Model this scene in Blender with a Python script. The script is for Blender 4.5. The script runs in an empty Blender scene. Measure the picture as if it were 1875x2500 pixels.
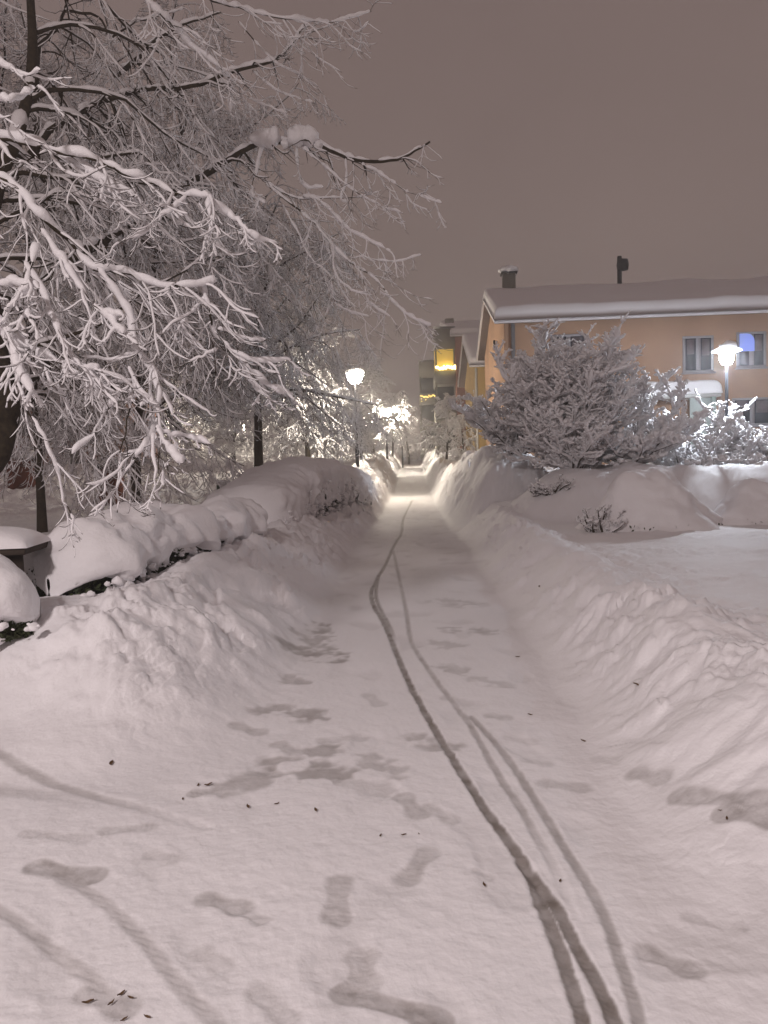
import bpy, math, random
import numpy as np
from mathutils import Matrix, Vector
R = math.radians
rng = np.random.default_rng(7)
random.seed(7)
scene = bpy.context.scene
col = scene.collection

# ------------------------------------------------------------------ camera
F = 1878.0                                    # focal length in pixels of the 1875 x 2500 photograph
CAM = np.array([0.0, 0.0, 1.55])
PITCH, ROLL = R(3.75), R(-1.7)
cam_d = bpy.data.cameras.new('camera'); cam = bpy.data.objects.new('camera', cam_d); col.objects.link(cam)
CM = Matrix.Rotation(math.pi/2 - PITCH, 4, 'X') @ Matrix.Rotation(ROLL, 4, 'Z')
cam.matrix_world = Matrix.Translation(CAM.tolist()) @ CM
cam_d.sensor_fit = 'VERTICAL'; cam_d.sensor_height = 24.0; cam_d.lens = 24.0*F/2500.0
cam_d.clip_start = 0.05; cam_d.clip_end = 2000
scene.camera = cam
CR = np.array(CM.to_3x3())

# ------------------------------------------------------------------ sky glow, lamp behind the photographer, exposure
world = bpy.data.worlds.new('World'); scene.world = world; world.use_nodes = True
wn = world.node_tree; wn.nodes.clear()
wo = wn.nodes.new('ShaderNodeOutputWorld'); wb = wn.nodes.new('ShaderNodeBackground')
wt = wn.nodes.new('ShaderNodeTexCoord'); ws = wn.nodes.new('ShaderNodeSeparateXYZ'); wr = wn.nodes.new('ShaderNodeValToRGB')
wn.links.new(wt.outputs['Generated'], ws.inputs[0]); wn.links.new(ws.outputs['Z'], wr.inputs[0])
wno = wn.nodes.new('ShaderNodeTexNoise'); wno.inputs['Scale'].default_value = 2.2; wno.inputs['Detail'].default_value = 4; wn.links.new(wt.outputs['Generated'], wno.inputs[0])
wmr = wn.nodes.new('ShaderNodeMapRange'); wmr.inputs[1].default_value = 0.25; wmr.inputs[2].default_value = 0.75; wmr.inputs[3].default_value = 0.90; wmr.inputs[4].default_value = 1.12
wn.links.new(wno.outputs[0], wmr.inputs[0]); wvm = wn.nodes.new('ShaderNodeVectorMath'); wvm.operation = 'SCALE'
wn.links.new(wr.outputs[0], wvm.inputs[0]); wn.links.new(wmr.outputs[0], wvm.inputs['Scale']); wn.links.new(wvm.outputs[0], wb.inputs[0]); wn.links.new(wb.outputs[0], wo.inputs[0])
els = wr.color_ramp.elements
els[0].position = 0.0; els[0].color = (0.250, 0.192, 0.172, 1)
els[1].position = 0.62; els[1].color = (0.160, 0.116, 0.109, 1)
e = els.new(0.2); e.color = (0.202, 0.151, 0.138, 1)
SKY = 1.0
wb.inputs[1].default_value = SKY

def point_light(name, loc, watts, colour, radius=0.12):
    l = bpy.data.lights.new(name, 'POINT'); l.energy = watts; l.color = colour; l.shadow_soft_size = radius
    o = bpy.data.objects.new(name, l); o.location = loc; col.objects.link(o); return o
# the hooded street lamp behind the photographer: a disc of light under its hood, aimed down and a little forward
_l = bpy.data.lights.new('street_light_behind_viewer', 'AREA'); _l.shape = 'DISK'; _l.size = 1.3; _l.energy = 1520; _l.color = (1.0, 0.88, 0.865)
_o = bpy.data.objects.new('street_light_behind_viewer', _l); _o.location = (-4.8, -6.8, 8.4); col.objects.link(_o)
_o.rotation_euler = Vector((-0.12, -0.28, 1.0)).to_track_quat('Z', 'Y').to_euler()

scene.view_settings.view_transform = 'Standard'; scene.view_settings.look = 'None'
scene.view_settings.exposure = 0.09; scene.view_settings.gamma = 1.0
scene.cycles.use_denoising = True
scene.cycles.max_bounces = 5; scene.cycles.diffuse_bounces = 3; scene.cycles.glossy_bounces = 2
scene.cycles.transmission_bounces = 3; scene.cycles.volume_bounces = 0; scene.cycles.transparent_max_bounces = 4
scene.cycles.sample_clamp_indirect = 3.0

# ------------------------------------------------------------------ helpers
def P(px, py, d):
    """photo pixel at depth d (along the view axis) -> world point"""
    v = np.array([(px-937.5)/F, -(py-1250.0)/F, -1.0])*d
    return CAM + CR @ v
def G(px, py, z=0.0):
    """photo pixel -> point on the level z"""
    v = CR @ np.array([(px-937.5)/F, -(py-1250.0)/F, -1.0])
    return CAM + v*((z-CAM[2])/v[2])
def GG(pts, k=1.0, z=0.0):
    return np.array([G(a*k, b*k, z)[:2] for a, b in pts])

def noise3(p, seed=0):
    p = np.asarray(p, dtype=np.float64)
    i = np.floor(p).astype(np.int64); f = p - i
    u = f*f*f*(f*(f*6-15)+10)
    out = 0.0
    for dx in (0, 1):
        for dy in (0, 1):
            for dz in (0, 1):
                h = (i[..., 0]+dx)*374761393 + (i[..., 1]+dy)*668265263 + (i[..., 2]+dz)*2147483647 + seed*974711
                h = (h ^ (h >> 13))*1274126177 & 0xffffffff
                h = (h ^ (h >> 16))*2246822519 & 0xffffffff
                a = (h & 1023)/1023.0*2*math.pi; c = ((h >> 10) & 1023)/1023.0*2-1
                s = np.sqrt(np.maximum(0, 1-c*c))
                g = np.cos(a)*s*(f[..., 0]-dx) + np.sin(a)*s*(f[..., 1]-dy) + c*(f[..., 2]-dz)
                w = (u[..., 0] if dx else 1-u[..., 0])*(u[..., 1] if dy else 1-u[..., 1])*(u[..., 2] if dz else 1-u[..., 2])
                out = out + w*g
    return out*1.5
def fbm(p, octaves=4, seed=0, gain=0.5):
    p = np.asarray(p, float); a, t = 1.0, 0.0
    for k in range(octaves):
        t = t + a*noise3(p, seed+k*17); p = p*2.03+3.1; a *= gain
    return t
def xy0(x, y, s, sy=None):
    return np.stack([x*s, y*(sy if sy else s), np.zeros_like(x)], -1)
def sstep(a, b, x):
    t = np.clip((x-a)/(b-a), 0, 1); return t*t*(3-2*t)

def mesh_obj(name, V, Fq, mat, parent=None, smooth=True, attrs=None):
    """V (n,3), Fq (m,k) -> one mesh object"""
    V = np.asarray(V, np.float32); Fq = np.asarray(Fq, np.int32); k = Fq.shape[1]
    me = bpy.data.meshes.new(name)
    me.vertices.add(len(V)); me.vertices.foreach_set('co', V.ravel())
    me.loops.add(Fq.size); me.loops.foreach_set('vertex_index', Fq.ravel())
    me.polygons.add(len(Fq)); me.polygons.foreach_set('loop_start', np.arange(0, Fq.size, k, dtype=np.int32))
    me.polygons.foreach_set('loop_total', np.full(len(Fq), k, np.int32))
    if smooth: me.polygons.foreach_set('use_smooth', np.ones(len(Fq), bool))
    me.update(calc_edges=True); me.validate()
    if attrs:
        for an, av in attrs.items():
            a = me.attributes.new(an, 'FLOAT', 'POINT'); a.data.foreach_set('value', np.asarray(av, np.float32))
    me.materials.append(mat)
    o = bpy.data.objects.new(name, me); col.objects.link(o)
    if parent: o.parent = parent
    return o
class MB:
    """collects quads for one mesh"""
    def __init__(self): self.v = []; self.f = []; self.n = 0
    def add(self, V, Fq):
        V = np.asarray(V, float); self.v.append(V); self.f.append(np.asarray(Fq)+self.n); self.n += len(V); return self
    def box(self, x0, x1, y0, y1, z0, z1, M=None):
        V = np.array([(x, y, z) for z in (z0, z1) for y in (y0, y1) for x in (x0, x1)], float)
        if M is not None: V = V @ M[0].T + M[1]
        return self.add(V, [(0, 2, 3, 1), (4, 5, 7, 6), (0, 1, 5, 4), (2, 6, 7, 3), (0, 4, 6, 2), (1, 3, 7, 5)])
    def lathe(self, prof, seg=24, c=(0, 0, 0)):
        prof = np.array(prof, float); a = np.arange(seg)*2*math.pi/seg
        V = np.stack([prof[:, 0][:, None]*np.cos(a), prof[:, 0][:, None]*np.sin(a), np.repeat(prof[:, 1][:, None], seg, 1)], -1).reshape(-1, 3)+np.array(c)
        f = [(i*seg+j, i*seg+(j+1) % seg, (i+1)*seg+(j+1) % seg, (i+1)*seg+j) for i in range(len(prof)-1) for j in range(seg)]
        return self.add(V, f)
    def quad(self, a, b, c, d): return self.add([a, b, c, d], [(0, 1, 2, 3)])
    def build(self, name, mat, parent=None, smooth=False, bevel=0):
        o = mesh_obj(name, np.concatenate(self.v), np.concatenate(self.f), mat, parent, smooth)
        if bevel:
            m = o.modifiers.new('bevel', 'BEVEL'); m.width = bevel; m.segments = 2
        return o
def tag(o, label=None, cat=None, group=None, kind=None):
    if label: o['label'] = label
    if cat: o['category'] = cat
    if group: o['group'] = group
    if kind: o['kind'] = kind
    return o
def thing(name, loc, label, cat, rz=0.0, group=None):
    o = bpy.data.objects.new(name, None); o.location = loc; o.rotation_euler = (0, 0, rz); col.objects.link(o)
    return tag(o, label, cat, group)
def clone(root, loc, rz, scale, label, group=None):
    r = root.copy(); col.objects.link(r); r.location = loc; r.rotation_euler = (0, 0, rz); r.scale = (scale,)*3; r['label'] = label
    if group: r['group'] = group
    for ch in list(root.children):
        c = ch.copy(); col.objects.link(c); c.parent = r
        for g in list(ch.children):
            d = g.copy(); col.objects.link(d); d.parent = c
    return r

# ------------------------------------------------------------------ materials
def mat(name, colour, rough=0.7, spec=0.3, vary=0.0, scale=8.0, bump=0.0, bscale=40.0, emit=None, emit_s=0.0, metal=0.0, colour2=None, stretch=None):
    m = bpy.data.materials.new(name); m.use_nodes = True; nt = m.node_tree; b = nt.nodes['Principled BSDF']
    b.inputs['Base Color'].default_value = (*colour, 1); b.inputs['Roughness'].default_value = rough
    b.inputs['Specular IOR Level'].default_value = spec; b.inputs['Metallic'].default_value = metal
    tc = nt.nodes.new('ShaderNodeTexCoord')
    if vary or colour2:
        n = nt.nodes.new('ShaderNodeTexNoise'); n.inputs['Scale'].default_value = scale; n.inputs['Detail'].default_value = 5
        if stretch:
            mp = nt.nodes.new('ShaderNodeMapping'); mp.inputs['Scale'].default_value = stretch
            nt.links.new(tc.outputs['Object'], mp.inputs[0]); nt.links.new(mp.outputs[0], n.inputs[0])
        else: nt.links.new(tc.outputs['Object'], n.inputs[0])
        cr = nt.nodes.new('ShaderNodeValToRGB'); cr.color_ramp.elements[0].position = 0.3; cr.color_ramp.elements[1].position = 0.7
        c2 = colour2 or tuple(min(1, c*(1+vary)) for c in colour)
        cr.color_ramp.elements[0].color = (*(c*(1-vary) for c in colour), 1); cr.color_ramp.elements[1].color = (*c2, 1)
        nt.links.new(n.outputs[0], cr.inputs[0]); nt.links.new(cr.outputs[0], b.inputs['Base Color'])
    if bump:
        n2 = nt.nodes.new('ShaderNodeTexNoise'); n2.inputs['Scale'].default_value = bscale; n2.inputs['Detail'].default_value = 6
        nt.links.new(tc.outputs['Object'], n2.inputs[0])
        bp = nt.nodes.new('ShaderNodeBump'); bp.inputs['Strength'].default_value = 0.6; bp.inputs['Distance'].default_value = bump
        nt.links.new(n2.outputs[0], bp.inputs['Height']); nt.links.new(bp.outputs[0], b.inputs['Normal'])
    if emit:
        b.inputs['Emission Color'].default_value = (*emit, 1); b.inputs['Emission Strength'].default_value = emit_s
    return m
SNOWC = (0.84, 0.83, 0.85)
M_snow = mat('snow', SNOWC, 0.75, 0.2, bump=0.012, bscale=30)
M_snow_far = mat('snow_far', SNOWC, 0.8, 0.1)
M_bark = mat('bark', (0.030, 0.024, 0.019), 0.9, 0.1, colour2=(0.065, 0.052, 0.034), scale=20)
M_leaf = mat('hedge_leaf', (0.020, 0.032, 0.014), 0.6, 0.3, colour2=(0.06, 0.07, 0.03), scale=12)
M_deadleaf = mat('dead_leaf', (0.13, 0.080, 0.045), 0.9, 0.1, vary=0.3, scale=30)
M_metal = mat('dark_post_paint', (0.018, 0.018, 0.020), 1.0, 0.0)
M_white = mat('white_trim', (0.62, 0.62, 0.60), 0.5, 0.3, vary=0.06, scale=3)
M_frame = mat('window_frame_paint', (0.36, 0.34, 0.36), 0.5, 0.3, vary=0.06, scale=3)
M_ochre = mat('ochre_render', (0.42, 0.265, 0.175), 0.9, 0.1, vary=0.17, scale=0.55, bump=0.004, bscale=60)
M_red = mat('red_brown_render', (0.27, 0.115, 0.075), 0.9, 0.1, vary=0.12, scale=1.0)
M_grey = mat('grey_balcony_panel', (0.20, 0.19, 0.16), 0.7, 0.2, vary=0.12, scale=1.5)
M_dark = mat('dark_recess', (0.03, 0.03, 0.03), 0.6, 0.2)
M_glass = mat('window_glass', (0.035, 0.04, 0.05), 0.08, 0.6, vary=0.3, scale=2)
M_curtain = mat('curtain', (0.16, 0.13, 0.14), 0.9, 0.1, vary=0.3, scale=4)
M_bluelit = mat('blue_lit_blind', (0.2, 0.25, 0.5), 0.6, 0.2, emit=(0.25, 0.33, 0.80), emit_s=0.65)
M_yellow = mat('lit_balcony_glass', (0.5, 0.35, 0.08), 0.5, 0.2, emit=(0.80, 0.50, 0.07), emit_s=0.62)
M_fairy = mat('fairy_lights', (1, 0.9, 0.5), 0.5, 0.2, emit=(1.0, 0.80, 0.32), emit_s=7.0)
M_fairy_dim = mat('fairy_lights_amber', (1, 0.8, 0.3), 0.5, 0.2, emit=(1.0, 0.66, 0.16), emit_s=2.4)
M_red_wood = mat('red_painted_wood', (0.17, 0.055, 0.032), 0.85, 0.1, vary=0.25, scale=6, stretch=(8, 8, 0.6))
M_wood = mat('dark_wood', (0.045, 0.035, 0.028), 0.8, 0.2, vary=0.3, scale=6, stretch=(1, 12, 12))
M_green = mat('green_cabinet_paint', (0.045, 0.075, 0.05), 0.5, 0.4, vary=0.1)
M_roof = mat('roof_tiles', (0.10, 0.07, 0.06), 0.8, 0.2, vary=0.2)
def lamp_mat(name, c, s): return mat(name, (0.9, 0.9, 0.9), 0.4, 0.3, emit=c, emit_s=s)

def ground_material(name):
    m = bpy.data.materials.new(name); m.use_nodes = True; nt = m.node_tree; b = nt.nodes['Principled BSDF']; L = nt.links
    at = nt.nodes.new('ShaderNodeAttribute'); at.attribute_name = 'wear'
    tc = nt.nodes.new('ShaderNodeTexCoord')
    n = nt.nodes.new('ShaderNodeTexNoise'); n.inputs['Scale'].default_value = 9; n.inputs['Detail'].default_value = 8; n.inputs['Roughness'].default_value = 0.7
    L.new(tc.outputs['Object'], n.inputs[0])
    ma = nt.nodes.new('ShaderNodeMath'); ma.operation = 'MULTIPLY_ADD'; ma.inputs[1].default_value = 0.7; ma.inputs[2].default_value = -0.35
    L.new(n.outputs[0], ma.inputs[0])
    mm = nt.nodes.new('ShaderNodeMath'); mm.operation = 'MULTIPLY'; L.new(ma.outputs[0], mm.inputs[0]); L.new(at.outputs['Fac'], mm.inputs[1])
    ad = nt.nodes.new('ShaderNodeMath'); ad.operation = 'ADD'; ad.use_clamp = True; L.new(mm.outputs[0], ad.inputs[0]); L.new(at.outputs['Fac'], ad.inputs[1])
    mx = nt.nodes.new('ShaderNodeMix'); mx.data_type = 'RGBA'; mx.inputs[6].default_value = (*SNOWC, 1); mx.inputs[7].default_value = (0.125, 0.098, 0.076, 1)
    L.new(ad.outputs[0], mx.inputs[0]); L.new(mx.outputs[2], b.inputs['Base Color'])
    b.inputs['Roughness'].default_value = 0.7; b.inputs['Specular IOR Level'].default_value = 0.2
    n2 = nt.nodes.new('ShaderNodeTexNoise'); n2.inputs['Scale'].default_value = 38; n2.inputs['Detail'].default_value = 8; L.new(tc.outputs['Object'], n2.inputs[0])
    bp = nt.nodes.new('ShaderNodeBump'); bp.inputs['Strength'].default_value = 0.5; bp.inputs['Distance'].default_value = 0.009
    L.new(n2.outputs[0], bp.inputs['Height']); L.new(bp.outputs[0], b.inputs['Normal'])
    return m
M_ground = ground_material('trodden_snow')

# ------------------------------------------------------------------ the ground
def xc(y): return -0.2 + 0.0415*y
def path_z(y): return 1.05*sstep(34, 58, y) + 0.55*sstep(66, 95, y) - 0.12*sstep(56, 62, y)*(1-sstep(62, 70, y)) + 0.10*np.exp(-((y-31.5)/1.6)**2)
def half_w(y): return 1.18 - 0.20*sstep(12, 26, y) - 0.15*sstep(30, 60, y)
def half_l(y): return 0.88 + 0.30*(1-sstep(3.0, 5.0, y))
def H(x, y, detail=True):
    """snow surface height"""
    x = np.asarray(x, float); y = np.asarray(y, float)
    wob = 0.10*noise3(xy0(x*0+3.3, y, 0.55), 5) + 0.05*noise3(xy0(x*0+9.1, y, 1.9), 6)
    u = x - xc(y); hw = half_w(y)
    z = path_z(y)
    # right: ploughed berm, then a flat field, then a rising bank
    ur = u - hw - wob
    near_r = sstep(1.6, 3.6, y)
    hc = (0.53 + 0.07*noise3(xy0(x*0+1.0, y, 0.45), 8) + 0.60*sstep(17, 27, y)*(1+0.35*noise3(xy0(x*0+4, y, 0.5), 18)))*near_r
    up = sstep(-0.12, 0.86, ur)**0.9
    dn = sstep(0.62, 1.25, ur)
    right = hc*up - (hc-0.33*near_r-0.55*sstep(18, 26, y))*dn
    bank = sstep(13.9, 16.0, y + 0.35*noise3(xy0(x, y, 0.5), 31))*sstep(1.6, 3.4, u)*(1.0 + 0.15*noise3(xy0(x, y, 0.35), 12))*(1-0.6*sstep(16.1, 18.2, y))
    right = right + 0.93*bank + bank*(0.10*fbm(xy0(x, y, 0.9), 4, 33) + 0.05*np.abs(noise3(xy0(x, y, 2.2), 34)))
    heap = sstep(15.4, 18.8, y)*(1-sstep(27, 34, y))*sstep(0.9, 2.1, u)*(1-sstep(2.9, 4.6, u))
    right = np.maximum(right, (1.62+0.5*noise3(xy0(x, y, 0.55), 35))*heap)
    right = right + 0.06*sstep(4, 9, u)*noise3(xy0(x, y, 0.4), 14)
    # left: ploughed bank, gully, then the level garden
    ul = -u - half_l(y) + wob*0.8 - 0.28*sstep(0, 0.9, -u-half_l(y))
    near_l = sstep(3.75, 5.75, y + 0.10*(-u-1.2) + 0.35*noise3(xy0(x, y, 1.1), 21))
    hl = (0.64 + 0.06*noise3(xy0(x*0+5.0, y, 0.6), 9) - 0.06*sstep(9, 14, y) + 0.60*sstep(17, 26, y)*(1+0.35*noise3(xy0(x*0+8, y, 0.5), 19)))*near_l
    upl = sstep(-0.10, 0.70, ul)
    dnl = sstep(0.70, 1.35, ul)*sstep(5.2, 7.0, y)
    left = hl*upl - (hl-0.44-0.55*sstep(20, 27, y))*dnl*near_l*(1-0.6*sstep(22, 27, y))
    s = np.where(u > 0, right, left)
    z = z + s
    if detail:
        # lumps thrown up by the plough
        bm = np.where(u > 0, sstep(-0.1, 0.35, ur)*(1-0.75*sstep(0.95, 1.7, ur))*near_r, sstep(-0.05, 0.25, ul)*(1-0.6*sstep(0.9, 1.5, ul))*near_l)
        far = 1 + 2.4*sstep(16, 24, y)
        wx = x + 0.35*noise3(xy0(x, y, 1.1), 71); wy = y + 0.35*noise3(xy0(x, y, 1.1), 72)
        l1 = fbm(xy0(wx, wy, 1.7), 5, 40, 0.52)
        bm = np.maximum(bm, np.where(u > 0, heap, 0))
        rough = np.clip(0.60 + 1.3*noise3(xy0(x, y, 0.8), 73), 0.08, 1.5)
        blk = sstep(0.02, 0.16, noise3(xy0(wx, wy, 3.6), 61))*(0.6+0.6*noise3(xy0(x, y, 1.6), 63)) + 0.45*sstep(0.06, 0.18, noise3(xy0(wx, wy, 8.3), 62))
        nf = 0.75 + 0.35*sstep(5, 9, y)*(u < 0)
        z = z + bm*(nf+far-1)*(0.080*l1 + 0.040*blk*rough)
        for f_, a_, s_ in ((2.1, 0.085, 1), (4.3, 0.055, 2), (8.5, 0.030, 3)):
            d_, c_ = worley(wx*0.4+x*0.6, wy*0.4+y*0.6, f_, s_)
            z = z + bm*nf*0.78*(1-0.5*sstep(11, 18, y))*a_*np.clip(rough, 0, 1.2)*(c_ > 0.45)*(0.5+c_)*(1-sstep(0.22, 0.60, d_))
        z = z + bm*(far-1)/2.4*(0.30*(0.3-np.abs(noise3(xy0(x, y, 1.3), 91)))+0.10*(0.3-np.abs(noise3(xy0(x, y, 2.6), 92))))
        z = z + bm*0.008*rough*fbm(xy0(x, y, 14.0), 3, 47)
        z = z - 0.05*bm*(u < 0)*sstep(0.15, 0.35, noise3(xy0(x, y, 2.9), 49))*sstep(5, 6, y)
        z = z + (1-bm)*(0.012*fbm(xy0(x, y, 1.3), 3, 50) + 0.0035*fbm(xy0(x, y, 14.0), 2, 52))
        # soft footfalls all over the trodden path
        tr = (1-sstep(-0.25, 0.1, np.where(u > 0, ur, ul)))*(1-sstep(20, 40, y))
        z = z - 0.010*tr*sstep(0.18, 0.5, noise3(xy0(x, y, 3.7, 2.4), 55))
        edge = np.exp(-((ul-(-0.05))/0.16)**2)*near_l
        z = z + edge*0.04*np.maximum(0, noise3(xy0(x, y, 5.5), 58))
    return z

def worley(x, y, f, seed):
    x = x*f; y = y*f; ix = np.floor(x); iy = np.floor(y); best = np.full(x.shape, 9.0); rid = np.zeros(x.shape)
    for dx in (-1, 0, 1):
        for dy in (-1, 0, 1):
            cx, cy = ix+dx, iy+dy
            h = (cx.astype(np.int64)*73856093 ^ cy.astype(np.int64)*19349663 ^ seed*83492791) & 0x7fffffff
            h = (h ^ (h >> 13))*1274126177 & 0x7fffffff; a = (h & 1023)/1023.0; b = ((h >> 10) & 1023)/1023.0; c = ((h >> 20) & 1023)/1023.0
            d = np.hypot((cx+a-x)*(0.8+0.6*c), (cy+b-y)*(1.4-0.6*c)); m = d < best
            best = np.where(m, d, best); rid = np.where(m, c, rid)
    return best, rid
def seg_dist(X, Y, pl):
    best = np.full(X.shape, 1e9)
    for a, b in zip(pl[:-1], pl[1:]):
        d = b-a; L2 = max(1e-9, d@d); t = np.clip(((X-a[0])*d[0]+(Y-a[1])*d[1])/L2, 0, 1)
        best = np.minimum(best, np.hypot(X-a[0]-t*d[0], Y-a[1]-t*d[1]))
    return best
def smooth_line(p, n=4):
    p = np.asarray(p, float)
    t = np.arange(len(p)); T = np.linspace(0, len(p)-1, (len(p)-1)*n+1); out = []
    for c in range(p.shape[1]):
        m = np.gradient(p[:, c]); i = np.minimum(T.astype(int), len(p)-2); s = T-i
        h00 = 2*s**3-3*s**2+1; h10 = s**3-2*s**2+s; h01 = -2*s**3+3*s**2; h11 = s**3-s**2
        out.append(h00*p[i, c]+h10*m[i]+h01*p[i+1, c]+h11*m[i+1])
    return np.stack(out, -1)
K = 1875/1659.0
TR = [  # tyre tracks: points in the 1659-wide view of the photograph, width m, darkness
 ([(890,1082),(872,1120),(868,1150),(850,1182),(836,1213),(818,1245),(803,1275),(806,1305),(826,1340),(845,1380),(868,1440),(900,1505),(937,1570),(985,1650),(1040,1735),(1095,1810),(1138,1875),(1165,1940),(1195,2010),(1220,2080),(1243,2150),(1263,2215),(1285,2300)], 0.020, 1.0),
 ([(1125,1860),(1168,1910),(1210,1975),(1250,2050),(1290,2120),(1318,2180),(1340,2240),(1365,2310)], 0.020, 1.0),
 ([(818,1245),(812,1275),(816,1303),(840,1350),(860,1400)], 0.016, 0.8),
 ([(850,1190),(865,1260),(878,1325),(887,1380),(915,1430),(950,1480),(1000,1540),(1035,1600),(1070,1660),(1110,1720),(1150,1790),(1185,1850),(1215,1910),(1240,1980)], 0.017, 0.58),
 ([(1018,1548),(1075,1610),(1120,1670),(1160,1735),(1195,1790),(1230,1850),(1275,1920),(1310,1990),(1335,2060),(1360,2130),(1385,2215),(1405,2300)], 0.018, 0.66),
 ([(-60,1635),(0,1650),(100,1688),(200,1718),(300,1742),(360,1760),(445,1785)], 0.028, 0.5),
 ([(-40,1700),(40,1712),(150,1722),(240,1735),(310,1738)], 0.05, 0.36),
 ([(70,1868),(130,1890),(190,1920),(260,1975),(320,2040),(375,2110),(430,2170),(475,2220),(520,2290)], 0.022, 0.40),
 ([(-60,1930),(0,1965),(60,2000),(120,2050),(190,2105),(235,2150)], 0.023, 0.46),
]
FP = [  # footprints: centre, other end (heel->toe), half width m, darkness
 ((80,1870),(200,1888),0.05,0.42),((445,1938),(520,1962),0.042,0.36),((520,1965),(565,1990),0.03,0.2),
 ((735,1905),(728,1985),0.047,0.30),((925,1840),(880,1895),0.045,0.30),((780,2062),(782,2120),0.052,0.32),
 ((745,2138),(945,2200),0.042,0.46),((430,2055),(480,2085),0.04,0.2),((1400,2050),(1490,2090),0.042,0.34),
 ((1370,1695),(1430,1722),0.045,0.28),((1465,1765),(1660,1838),0.045,0.36),((1560,1822),(1680,1868),0.04,0.42),
 ((870,1720),(905,1755),0.05,0.30),((925,1740),(975,1768),0.04,0.22),((1180,1690),(1255,1702),0.05,0.24),
 ((800,1640),(850,1665),0.06,0.25),((600,1605),(640,1625),0.05,0.28),((795,1500),(820,1520),0.05,0.22),
 ((560,2140),(620,2200),0.04,0.2),((330,1840),(370,1855),0.04,0.2),((1490,1980),(1600,2010),0.03,0.16),
 ((905,1590),(960,1610),0.06,0.3),((650,1375),(700,1385),0.07,0.32),((640,1405),(720,1420),0.10,0.42),((690,1350),(700,1400),0.07,0.36),
 ((620,1465),(650,1472),0.06,0.28),((580,1535),(680,1545),0.07,0.36),((510,1570),(560,1580),0.05,0.3),((610,1640),(700,1620),0.07,0.36),
 ((470,1700),(600,1672),0.06,0.30),((640,1665),(720,1665),0.08,0.38),((420,1712),(470,1705),0.04,0.34),
 ((960,1300),(1010,1305),0.12,0.20),((985,1360),(1050,1362),0.09,0.26),((930,1390),(975,1395),0.08,0.22),((960,1440),(1000,1450),0.07,0.24),
 ((1040,1470),(1080,1480),0.06,0.2),((1060,1545),(1090,1550),0.05,0.25),((1100,1590),(1150,1600),0.04,0.15),((700,1600),(780,1590),0.05,0.2),
 ((1290,1640),(1330,1655),0.04,0.14),((760,1690),(830,1700),0.06,0.14),((1140,1640),(1180,1650),0.04,0.16),((965,1505),(1010,1515),0.05,0.2),
 ((1030,1880),(1060,1890),0.02,0.18),((190,2140),(270,2175),0.045,0.32),((60,1800),(180,1812),0.04,0.16),((230,1795),(320,1785),0.04,0.2),
]
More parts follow.
